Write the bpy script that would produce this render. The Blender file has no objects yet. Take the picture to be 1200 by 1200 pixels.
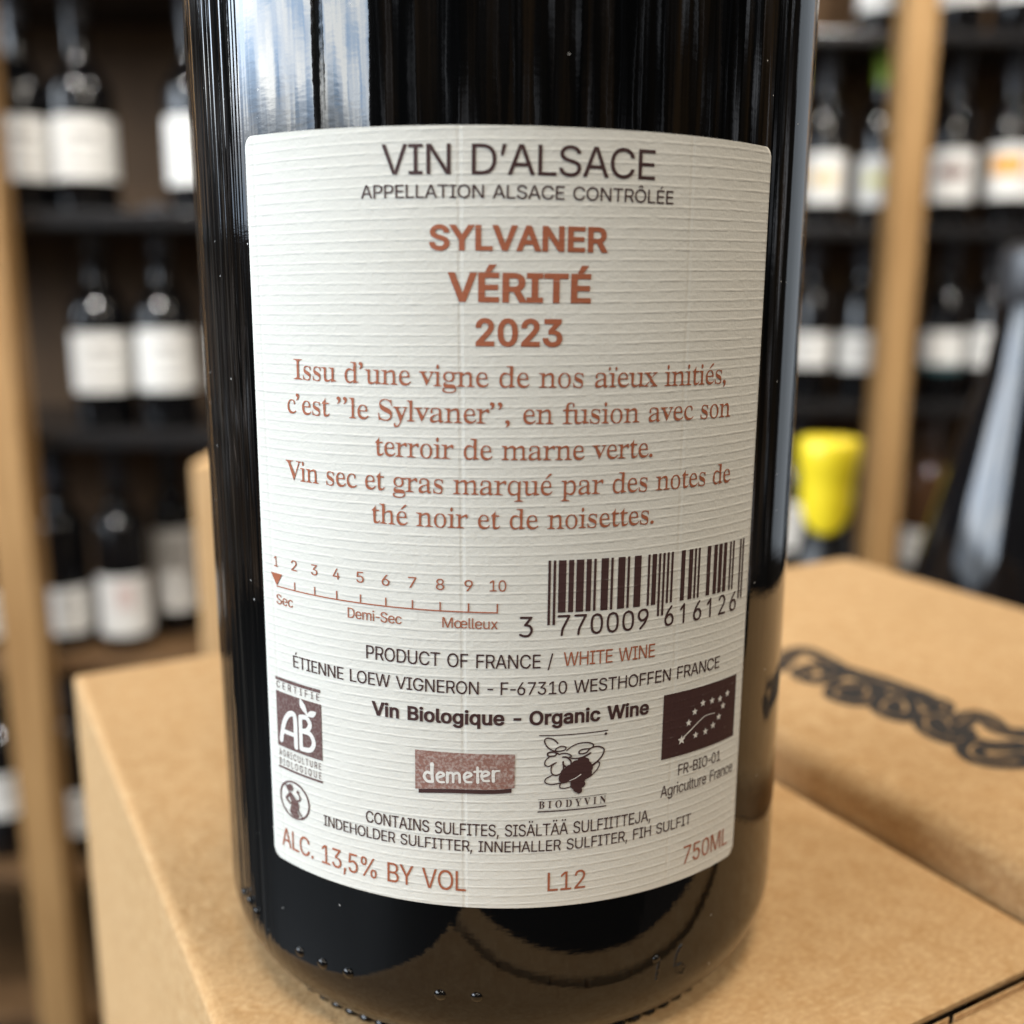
import bpy, bmesh, math, random
from math import sin, cos, pi, radians, hypot
from mathutils import Vector, Matrix
from mathutils.geometry import delaunay_2d_cdt
import numpy as np

random.seed(7)
SC = bpy.context.scene
COL = SC.collection
MM = 0.001

# ------------------------------------------------------------------ camera
R = 37.0                                   # bottle radius in mm
CAM_POS = Vector((0.64, -136.89, 84.2)) * MM
YAW, PITCH, ROLL, FPX = 0.00552, -0.20865, 0.00239, 1232.47   # focal length in pixels of a 1200 px frame
FW = Vector((sin(YAW) * cos(PITCH), cos(YAW) * cos(PITCH), sin(PITCH)))
_r = FW.cross(Vector((0, 0, 1))).normalized()
_u = _r.cross(FW)
RT = cos(ROLL) * _r + sin(ROLL) * _u
UP = -sin(ROLL) * _r + cos(ROLL) * _u
cam = bpy.data.cameras.new('camera')
cam_ob = bpy.data.objects.new('camera', cam)
COL.objects.link(cam_ob)
cam_ob.matrix_world = Matrix(((RT.x, UP.x, -FW.x, CAM_POS.x), (RT.y, UP.y, -FW.y, CAM_POS.y),
                              (RT.z, UP.z, -FW.z, CAM_POS.z), (0, 0, 0, 1)))
cam.sensor_width = 36.0
cam.lens = 36.0 * FPX / 1200.0
cam.clip_start = 0.005
cam.clip_end = 60.0
cam.dof.use_dof = True
cam.dof.focus_distance = 0.1070
cam.dof.aperture_fstop = 14.5
cam.dof.aperture_blades = 0
SC.camera = cam_ob

# ------------------------------------------------------------------ world, lamps, exposure
SC.view_settings.view_transform = 'Standard'
SC.view_settings.look = 'None'
SC.view_settings.exposure = 0.38
SC.view_settings.gamma = 1.0
SC.view_settings.use_curve_mapping = False
SC.render.engine = 'CYCLES'
SC.cycles.use_denoising = True
SC.cycles.max_bounces = 8
SC.cycles.sample_clamp_indirect = 6.0
W = bpy.data.worlds.new("World")
SC.world = W
W.use_nodes = True
WB = W.node_tree.nodes['Background']
WB.inputs[1].default_value = 1.0


def shop_interior():
    """dim surroundings: blurred uprights, brown boards and grey bottles all round, as directions only"""
    t = W.node_tree
    new, lk = t.nodes.new, t.links.new
    tc = new('ShaderNodeTexCoord')
    sp = new('ShaderNodeSeparateXYZ')
    lk(tc.outputs['Generated'], sp.inputs[0])
    at = new('ShaderNodeMath')
    at.operation = 'ARCTAN2'
    lk(sp.outputs[0], at.inputs[0])
    lk(sp.outputs[1], at.inputs[1])

    def noise(sa, sz, w, detail=2):
        c = new('ShaderNodeCombineXYZ')
        m = new('ShaderNodeMath')
        m.operation = 'MULTIPLY'
        m.inputs[1].default_value = sa
        lk(at.outputs[0], m.inputs[0])
        lk(m.outputs[0], c.inputs[0])
        m2 = new('ShaderNodeMath')
        m2.operation = 'MULTIPLY'
        m2.inputs[1].default_value = sz
        lk(sp.outputs[2], m2.inputs[0])
        lk(m2.outputs[0], c.inputs[1])
        c.inputs[2].default_value = w
        n = new('ShaderNodeTexNoise')
        n.inputs['Scale'].default_value = 1.0
        n.inputs['Detail'].default_value = detail
        lk(c.outputs[0], n.inputs['Vector'])
        return n.outputs[0]

    def ramp(src, stops):
        r = new('ShaderNodeValToRGB')
        e = r.color_ramp.elements
        while len(e) < len(stops):
            e.new(0.5)
        for q, (p, c) in zip(e, stops):
            q.position = p
            q.color = (*c, 1)
        lk(src, r.inputs[0])
        return r.outputs[0]

    brown = ramp(noise(9.0, 1.6, 0.0, 3), ((0.40, (0.004, 0.004, 0.004)), (0.52, (0.030, 0.021, 0.013)), (0.66, (0.16, 0.095, 0.045))))
    grey = ramp(noise(22.0, 5.0, 5.0, 2), ((0.46, (0, 0, 0)), (0.58, (0.03, 0.032, 0.037)), (0.70, (0.60, 0.63, 0.68))))
    mx = new('ShaderNodeMix')
    mx.data_type = 'RGBA'
    mx.blend_type = 'ADD'
    mx.inputs[0].default_value = 1.0
    lk(brown, mx.inputs[6])
    lk(grey, mx.inputs[7])
    up = new('ShaderNodeMapRange')                      # the ceiling is paler
    lk(sp.outputs[2], up.inputs[0])
    up.inputs[1].default_value, up.inputs[2].default_value = 0.45, 0.85
    mc = new('ShaderNodeMix')
    mc.data_type = 'RGBA'
    lk(up.outputs[0], mc.inputs[0])
    lk(mx.outputs[2], mc.inputs[6])
    mc.inputs[7].default_value = (0.13, 0.11, 0.09, 1)
    lk(mc.outputs[2], WB.inputs[0])


shop_interior()


def area_lamp(name, loc, aim, sx, sy, watts, col, spread=180):
    l = bpy.data.lights.new(name, 'AREA')
    l.shape = 'RECTANGLE'
    l.size, l.size_y = sx, sy
    l.energy = watts
    l.color = col
    l.spread = radians(spread)
    o = bpy.data.objects.new(name, l)
    COL.objects.link(o)
    o.location = loc
    o.rotation_euler = (Vector(aim) - Vector(loc)).to_track_quat('-Z', 'Y').to_euler()
    return o


def street_view(o, seed, low):
    """what the pane shows: pale sky and facades, darker towards the sill"""
    l = o.data
    l.use_nodes = True
    t = l.node_tree
    new, lk = t.nodes.new, t.links.new
    em = [n for n in t.nodes if n.type == 'EMISSION'][0]
    g = new('ShaderNodeNewGeometry')
    mp = new('ShaderNodeMapping')
    mp.inputs['Location'].default_value = (seed, seed, 0)
    mp.inputs['Scale'].default_value = (5.0, 7.0, 1)
    lk(g.outputs['Parametric'], mp.inputs[0])
    n = new('ShaderNodeTexNoise')
    n.inputs['Scale'].default_value = 1.0
    n.inputs['Detail'].default_value = 3
    lk(mp.outputs[0], n.inputs['Vector'])
    r = new('ShaderNodeValToRGB')
    e = r.color_ramp.elements
    e[0].position, e[0].color = 0.36, (0.42, 0.54, 0.70, 1)
    e[1].position, e[1].color = 0.62, (1.0, 0.975, 0.92, 1)
    lk(n.outputs[0], r.inputs[0])
    lk(r.outputs[0], em.inputs['Color'])
    sx = new('ShaderNodeSeparateXYZ')
    lk(g.outputs['Parametric'], sx.inputs[0])
    w = new('ShaderNodeMath')                       # parked cars and a low wall cut a ragged dark foot into the view
    w.operation = 'MULTIPLY_ADD'
    w.inputs[1].default_value, w.inputs[2].default_value = 0.16, -0.08
    lk(n.outputs[0], w.inputs[0])
    ad = new('ShaderNodeMath')
    lk(sx.outputs[1], ad.inputs[0])
    lk(w.outputs[0], ad.inputs[1])
    mr = new('ShaderNodeMapRange')
    lk(ad.outputs[0], mr.inputs[0])
    mr.inputs[1].default_value, mr.inputs[2].default_value = low, low + 0.10
    mr.inputs[3].default_value, mr.inputs[4].default_value = 0.22, 1.0
    lk(mr.outputs[0], em.inputs['Strength'])


# two bays of the shop window far to the left, a gap of shelving between them, ceiling lamps and an added fill
WX = -4.0
for y0, y1, z0, z1, watts, sd in ((-1.80, 0.86, 0.30, 2.75, 330, 0.0), (-4.05, -2.10, 0.45, 2.75, 205, 3.3)):
    o = area_lamp('window_light', (WX, (y0 + y1) / 2, (z0 + z1) / 2), (0, (y0 + y1) / 2, (z0 + z1) / 2), y1 - y0, z1 - z0, watts, (0.90, 0.95, 1.0))
    street_view(o, sd, 0.13)
area_lamp('ceiling_and_fill_light', (0.05, -0.75, 1.9), (0.05, 0.0, 0), 0.5, 0.16, 12, (1.0, 0.90, 0.76))
area_lamp('ceiling_and_fill_light', (0.55, 0.30, 1.9), (0.10, 0.1, 0), 0.45, 0.30, 8.5, (1.0, 0.88, 0.72))
area_lamp('ceiling_and_fill_light', (0.95, -0.85, 1.35), (0.05, 0.0, 0.05), 0.45, 0.30, 10, (1.0, 0.93, 0.82))  # fill lamp added to brighten the label's right side
area_lamp('ceiling_and_fill_light', (-0.72, 0.35, 1.65), (-0.70, 1.25, 0), 0.26, 0.08, 10, (1.0, 0.97, 0.92), 100)
area_lamp('ceiling_and_fill_light', (0.85, 0.70, 1.95), (0.85, 1.7, 0), 0.30, 0.08, 14, (1.0, 0.97, 0.92), 100)
# unseen lamp added for the pale reflection on the bottle's right edge
area_lamp('edge_reflection_light', (1.55, 1.75, 0.55), (0, 0, 0.3), 0.95, 2.2, 2.6, (0.80, 0.90, 1.0))

GLYPHS = """s	%|676|205 286 230 297 250 314 264 335 273 360 276 388 276 412 273 440 264 464 250 486 230 503 206 513 175 517 146 513 121 503 101 486 87 464 78 440 75 412 75 388 78 360 86 335 101 314 121 297 146 286 175 283|153 332 138 346 130 365 127 388 127 412 130 435 138 454 153 468 175 473 198 468 213 454 223 412 223 388 221 365 212 346 198 332 175 327|531 -6 555 5 575 21 589 43 598 68 601 95 601 120 598 147 590 172 576 194 556 210 531 221 501 225 471 221 447 210 427 194 412 172 403 147 400 120 400 95 403 68 412 43 426 21 446 5 471 -6 501 -10|479 39 464 53 455 73 453 95 453 120 456 142 464 162 479 176 501 180 524 176 538 162 549 120 549 95 546 73 538 53 523 39 501 35|191 0 540 509 482 509 132 0	,|188|84 -119 137 71 68 71 38 -119	-|453|114 244 114 188 337 188 337 244	.|188|113 -1 128 9 138 24 141 41 138 59 128 73 113 83 95 87 78 83 63 73 53 59 50 41 53 24 63 9 78 -1 95 -4	/|249|178 533 14 -76 71 -76 235 533	0|453|279 1 323 24 359 62 384 113 400 178 405 254 400 330 384 395 358 447 323 484 279 508 227 516 174 508 130 484 95 447 69 395 53 330 48 254 53 178 69 113 95 62 130 24 174 1 227 -7|192 56 163 74 140 103 123 144 113 194 109 254 113 314 123 365 140 405 163 435 192 453 227 460 261 453 290 435 313 405 330 365 340 314 344 254 340 194 330 144 313 103 290 74 261 56 227 50	1|453|391 0 391 55 76 55 76 0|198 509 86 427 86 358 209 448 212 448 212 0 276 0 276 509	2|453|389 0 389 57 153 57 153 60 267 180 336 259 371 318 381 372 376 411 361 445 337 474 306 497 268 511 225 516 182 511 143 496 111 473 86 442 71 405 66 362 127 362 130 390 139 413 153 433 172 447 196 457 224 460 273 449 293 436 308 419 317 397 320 371 311 327 282 282 234 229 64 47 64 0	3|453|266 -2 309 12 344 36 370 66 387 103 393 145 387 186 371 222 344 253 308 276 264 288 211 289 211 278 372 461 372 509 70 509 70 452 288 452 288 448 157 299 157 248 201 248 242 244 275 234 299 217 316 196 326 172 329 145 325 116 315 93 297 74 275 61 219 50 165 59 144 71 126 87 115 107 109 132 44 132 52 91 70 57 98 30 133 10 173 -3 218 -7	4|453|413 105 413 163 109 163 109 166 311 509 247 509 40 158 40 105|343 0 343 318 282 318 282 146 282 121 282 0	5|453|268 -1 309 15 343 41 369 76 385 117 391 163 388 199 379 231 364 260 345 285 321 306 294 321 263 330 229 334 178 325 136 301 134 301 151 452 366 452 366 509 96 509 67 253 128 246 167 268 218 277 248 273 275 262 297 244 314 221 324 193 328 162 324 131 314 104 298 82 276 64 250 53 221 50 173 60 138 89 127 108 122 130 60 130 66 93 83 60 108 32 140 11 178 -2 221 -7	6|453|271 -2 310 14 343 39 368 73 384 112 389 157 384 201 370 240 346 271 316 295 278 309 235 314 196 307 165 288 145 261 151 261 322 509 252 509 137 340 80 239 68 199 64 162 69 115 84 74 109 40 142 15 182 -1 226 -7|198 52 174 63 153 79 138 102 128 128 125 158 128 188 138 214 153 235 174 252 198 262 226 265 254 262 279 251 299 235 314 213 324 187 327 157 324 128 314 101 299 79 279 63 254 52 226 48	7|453|165 0 391 449 391 509 62 509 62 452 323 452 323 448 97 0	8|453|275 -2 317 11 352 33 378 62 395 96 401 135 397 166 387 195 372 220 351 241 327 256 300 265 300 267 333 282 359 308 376 342 382 380 377 417 361 450 337 477 306 498 269 511 226 516 184 511 146 498 114 477 90 450 75 417 70 380 76 342 93 308 119 282 153 267 153 265 125 256 101 241 81 220 65 195 55 166 52 135 57 96 74 62 101 33 136 11 178 -2 226 -7|195 52 167 60 145 74 129 91 119 113 115 139 119 165 130 189 147 208 169 223 196 232 226 235 256 232 283 223 305 208 322 189 333 165 337 139 333 113 323 91 307 74 285 60 258 52 226 49|178 300 159 313 145 330 136 351 133 376 136 399 145 420 159 437 177 449 226 460 275 449 294 437 308 420 316 399 319 376 316 351 307 330 293 313 274 300 226 290	9|453|182 510 143 494 110 469 85 436 69 397 64 352 68 307 83 269 106 237 137 214 175 199 218 195 257 202 287 221 307 248 301 248 130 0 200 0 315 168 373 270 385 309 389 347 384 393 368 434 343 468 310 494 271 510 226 516|254 457 279 446 299 429 314 407 324 381 327 350 324 321 314 295 299 273 279 257 254 247 226 243 199 247 174 257 154 274 138 295 129 322 125 352 129 381 138 407 154 429 174 446 199 457 226 460	A|480|85 0 191 302 213 371 245 478 232 478 264 372 287 302 395 0 463 0 276 509 201 509 16 0|370 142 370 199 110 199 110 142	B|456|247 0 301 4 344 18 377 39 400 67 413 100 418 136 414 173 402 203 385 227 363 245 339 257 315 262 315 267 356 286 387 320 395 344 398 374 394 410 381 442 359 469 329 491 289 504 241 509 60 509 60 0|125 231 248 231 279 228 306 218 327 203 342 184 352 161 355 137 349 105 330 80 296 63 245 57 125 57|125 452 240 452 283 446 313 429 330 403 336 372 333 348 323 326 308 309 288 296 238 285 125 285	C|510|305 -4 341 5 373 19 402 38 428 62 448 91 463 124 473 160 408 160 389 114 357 81 315 60 267 53 223 59 184 76 151 105 125 145 109 194 103 254 109 314 125 364 150 403 184 432 223 450 267 456 315 449 357 428 389 395 408 348 473 348 463 385 448 418 427 447 402 471 373 490 340 504 267 516 205 508 150 484 104 445 70 393 48 329 40 254 48 179 70 115 104 63 150 25 205 1 267 -7	D|502|291 8 351 31 398 68 433 119 455 181 462 255 455 329 433 391 399 441 353 478 294 501 225 509 93 509 93 452 221 452 275 446 320 428 354 399 379 361 394 312 399 255 394 198 379 149 354 110 318 81 272 63 215 57 96 57 96 0 219 0|60 509 60 0 125 0 125 509	E|419|375 0 375 57 125 57 125 229 355 229 355 286 125 286 125 452 372 452 372 509 60 509 60 0	F|410|125 0 125 221 346 221 346 278 125 278 125 452 369 452 369 509 60 509 60 0	G|520|326 0 377 19 419 50 451 91 471 141 478 200 478 256 283 256 283 199 434 199 415 202 410 160 396 123 374 93 345 71 309 57 269 53 224 59 184 76 151 105 125 145 109 194 103 254 109 314 125 364 150 404 183 432 222 450 265 456 315 448 356 427 387 393 408 349 474 349 465 384 449 416 429 445 403 469 374 489 340 504 304 513 265 516 203 508 149 484 103 445 69 393 47 329 40 254 47 179 69 116 104 64 149 25 205 1 269 -7	H|517|125 0 125 232 392 232 392 0 457 0 457 509 392 509 392 289 125 289 125 509 60 509 60 0	I|300|269 0 269 57 183 57 183 452 269 452 269 509 31 509 31 452 118 452 118 57 31 57 31 0	J|396|246 3 294 33 326 81 336 145 336 509 272 509 272 145 266 104 248 74 220 56 185 50 149 56 122 74 104 104 98 145 98 173 33 173 33 145 44 81 75 33 124 3 185 -7	L|393|361 0 361 57 125 57 125 509 60 509 60 0	M|628|122 0 122 291 122 328 121 372 120 416 119 457 112 457 129 408 145 361 159 321 170 291 286 0 342 0 456 291 467 322 482 363 498 409 513 457 507 457 506 413 505 369 504 327 504 291 504 0 568 0 568 509 476 509 352 187 342 158 330 121 318 83 307 49 322 49 311 84 299 123 287 159 277 187 152 509 60 509 60 0	N|523|125 0 125 291 124 328 122 384 119 454 108 452 148 381 177 331 202 290 387 0 463 0 463 509 399 509 399 195 399 157 401 108 405 54 414 55 388 107 363 151 343 183 136 509 60 509 60 0	O|533|329 1 384 25 429 63 464 115 486 179 493 254 486 329 464 393 429 445 384 484 329 508 267 516 205 508 150 484 105 445 70 393 48 329 40 254 48 179 70 115 105 63 150 25 205 1 267 -7|223 59 184 76 151 105 125 144 109 194 103 254 109 314 125 364 151 404 184 433 223 450 267 456 310 450 349 433 383 404 408 365 425 314 430 254 425 194 408 144 383 105 349 76 310 59 267 53	P|445|125 0 125 452 232 452 268 449 297 439 318 423 333 402 342 376 344 348 342 319 333 294 318 272 297 256 269 246 233 242 109 242 109 186 235 186 289 191 332 207 366 233 390 265 404 304 409 348 404 391 390 430 366 462 332 487 289 503 235 509 60 509 60 0	Q|533|331 46 346 27 401 -48 468 -48 384 65 369 85 313 159 245 159|329 1 384 25 429 63 464 115 486 179 493 254 486 329 464 393 429 445 384 484 329 508 267 516 205 508 150 484 105 445 70 393 48 329 40 254 48 179 70 115 105 63 150 25 205 1 267 -7|223 59 184 76 151 105 125 144 109 194 103 254 109 314 125 364 151 404 184 433 223 450 267 456 310 450 349 433 383 404 408 365 425 314 430 254 425 194 408 144 383 105 349 76 310 59 267 53	R|449|125 0 125 452 233 452 269 449 298 440 319 425 334 405 342 380 345 352 342 324 334 300 319 281 298 267 269 258 234 255 96 255 96 198 236 198 289 203 333 217 367 240 390 271 405 309 409 352 405 395 390 433 367 465 333 489 290 504 236 509 60 509 60 0|428 0 303 229 230 229 353 0	S|447|278 -4 323 11 360 34 386 64 403 99 408 139 405 171 395 198 359 238 312 264 264 279 212 293 169 308 131 334 119 352 115 376 118 398 129 418 145 435 167 448 194 456 225 459 267 453 302 437 326 412 337 378 401 378 394 415 377 449 351 476 316 498 275 511 227 516 180 511 138 498 102 476 75 448 58 413 52 372 60 326 86 289 128 260 184 239 245 222 296 205 332 179 342 161 346 139 341 114 329 92 311 74 286 60 257 52 224 49 166 59 142 71 123 88 110 110 104 137 38 137 46 96 64 60 91 31 128 9 172 -4 224 -9	T|449|193 452 193 0 257 0 257 452 417 452 417 509 32 509 32 452	U|517|315 -2 363 15 403 43 433 80 451 124 457 173 457 509 393 509 393 178 389 144 377 113 357 87 331 68 298 56 259 52 220 56 187 68 160 87 141 113 128 144 124 178 124 509 60 509 60 173 66 124 85 80 114 43 154 15 203 -2 259 -8	V|480|278 0 463 509 395 509 290 206 267 138 235 31 248 31 215 137 192 206 84 509 16 509 204 0	W|686|230 0 318 323 335 395 350 475 336 475 351 391 368 323 455 0 530 0 670 509 603 509 523 196 510 145 499 94 488 40 497 40 486 94 474 145 462 196 380 509 306 509 224 196 211 145 200 94 189 40 197 40 187 94 175 145 163 196 82 509 16 509 155 0	Y|472|268 0 268 208 455 509 381 509 280 344 251 293 224 230 250 230 222 292 192 344 91 509 16 509 203 208 203 0	a|389|215 1 252 25 272 52 277 52 277 0 337 0 337 251 333 290 322 320 306 343 286 360 239 379 194 384 133 375 104 364 79 346 57 322 41 291 100 274 118 301 149 322 196 331 240 322 267 297 276 257 276 255 273 243 265 235 234 227 178 220 125 211 78 193 58 179 43 161 34 138 30 108 35 73 48 45 68 22 94 5 126 -5 160 -9|130 52 102 72 92 105 95 124 103 139 134 159 175 168 200 171 231 176 259 182 276 190 276 138 272 115 263 93 248 74 228 59 202 49 170 45	c|396|261 -1 306 21 341 56 363 102 304 117 292 89 271 66 243 52 207 46 173 51 145 66 124 89 108 117 99 151 96 187 99 224 108 258 124 287 145 310 173 325 207 330 242 325 270 311 290 289 303 262 362 277 340 322 305 356 260 377 207 384 159 378 117 360 82 330 56 291 40 243 34 187 40 133 56 85 82 46 117 16 159 -2 207 -8	e|404|249 -5 283 4 311 19 335 39 353 63 365 91 306 105 285 73 254 53 212 46 179 50 151 61 128 80 110 106 100 139 96 178 96 211 99 241 109 270 125 294 146 313 173 326 205 330 237 326 263 314 283 294 298 269 307 237 310 202 338 221 75 221 75 169 371 169 371 194 368 242 357 282 341 315 319 341 294 361 266 374 205 384 157 378 115 359 81 329 55 290 39 242 34 187 40 132 56 85 82 46 117 16 161 -2 212 -8	g|425|251 -147 291 -136 324 -117 350 -90 367 -54 372 -9 372 379 313 379 313 319 308 319 288 346 253 373 228 382 196 384 152 378 112 361 80 332 55 293 39 246 34 191 39 136 55 90 80 53 113 27 152 10 195 5 227 8 252 16 287 41 306 68 311 68 311 -6 304 -47 282 -75 249 -92 207 -97 154 -88 122 -66 101 -41 51 -69 82 -110 134 -140 168 -148 207 -151|172 63 145 76 124 96 109 123 99 155 96 193 99 229 109 262 124 290 145 312 172 325 205 330 237 325 264 312 285 291 300 264 309 231 312 193 309 154 300 121 285 95 264 75 237 63 205 59	i|167|114 0 114 379 53 379 53 0|100 446 114 455 123 468 126 483 123 499 114 512 100 521 84 524 67 521 54 512 44 499 41 483 44 468 54 455 67 446 84 443	l|189|162 -1 181 3 170 54 160 53 146 52 130 54 120 62 114 99 114 509 53 509 53 84 58 47 74 20 101 3 139 -2	m|610|114 0 114 238 117 266 126 289 140 307 158 320 199 330 229 326 253 311 269 288 274 260 274 0 335 0 335 247 345 290 374 320 395 328 419 330 447 326 473 313 490 289 496 254 496 0 557 0 557 255 553 296 541 328 522 354 497 372 468 383 437 386 381 375 337 343 322 321 312 295 321 295 309 331 287 361 257 380 219 386 172 376 132 346 118 323 108 295 112 295 112 379 53 379 53 0	n|410|117 257 126 283 141 303 161 317 184 326 210 329 246 323 273 304 290 275 296 235 296 0 357 0 357 240 353 285 341 321 321 349 295 369 264 380 227 384 187 379 152 362 124 332 102 287 112 287 112 379 53 379 53 0 114 0 114 227	r|259|114 0 114 237 117 262 126 284 140 301 159 315 182 323 207 326 230 324 243 322 243 384 229 384 213 385 181 380 152 367 130 347 115 321 112 321 112 379 53 379 53 0	t|227|6 379 6 327 204 327 204 379|65 93 72 52 92 21 125 2 168 -4 192 -3 213 2 202 54 185 51 170 50 150 53 136 61 128 76 126 98 126 471 65 471	u|410|222 0 257 17 286 47 307 92 298 92 298 0 357 0 357 379 296 379 296 153 293 122 283 97 268 77 249 62 226 53 200 50 164 56 137 75 119 105 114 144 114 379 53 379 53 139 57 95 69 59 89 31 115 11 146 -1 182 -5	x|379|91 0 148 85 178 136 205 182 173 182 200 136 231 85 287 0 358 0 209 214 209 169 352 379 282 379 233 306 202 253 175 206 207 206 179 253 147 306 100 379 29 379 171 171 171 218 21 0	Ä|480|85 0 191 302 213 371 245 478 232 478 264 372 287 302 395 0 463 0 276 509 201 509 16 0|370 142 370 199 110 199 110 142|327 575 340 584 349 597 352 612 349 628 340 641 327 650 312 653 296 650 283 641 274 628 271 612 274 597 283 584 296 575 312 572|183 575 196 584 205 597 208 612 205 628 196 641 183 650 168 653 152 650 139 641 130 628 127 612 130 597 139 584 152 575 168 572	É|419|375 0 375 57 125 57 125 229 355 229 355 286 125 286 125 452 372 452 372 509 60 509 60 0|241 558 307 659 239 659 191 558	Ô|533|329 1 384 25 429 63 464 115 486 179 493 254 486 329 464 393 429 445 384 484 329 508 267 516 205 508 150 484 105 445 70 393 48 329 40 254 48 179 70 115 105 63 150 25 205 1 267 -7|223 59 184 76 151 105 125 144 109 194 103 254 109 314 125 364 151 404 184 433 223 450 267 456 310 450 349 433 383 404 408 365 425 314 430 254 425 194 408 144 383 105 349 76 310 59 267 53|267 624 315 565 377 565 377 567 296 659 238 659 158 567 158 565 218 565	œ|694|256 -2 299 16 333 46 359 85 376 133 381 187 376 243 359 291 333 330 299 360 256 378 207 384 159 378 117 360 82 330 56 291 40 243 34 187 40 133 56 85 82 46 117 16 159 -2 207 -8|173 51 145 66 124 89 108 117 99 151 96 187 99 224 108 258 124 287 145 310 173 325 207 330 242 325 270 310 292 287 307 258 316 224 319 187 316 151 307 117 292 89 270 66 242 51 207 46|539 -5 572 4 601 19 625 39 643 63 654 91 595 105 575 73 543 53 502 46 469 50 441 61 417 80 400 106 389 139 385 178 385 211 389 241 398 270 414 294 436 313 463 326 495 330 526 326 552 314 572 294 587 269 596 237 599 202 628 221 364 221 364 169 661 169 661 194 657 242 647 282 630 315 609 341 583 361 555 374 495 384 446 378 405 359 370 329 345 290 329 242 324 187 329 132 345 85 371 46 406 16 450 -2 502 -8	’|177|98 318 151 509 82 509 52 318
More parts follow.
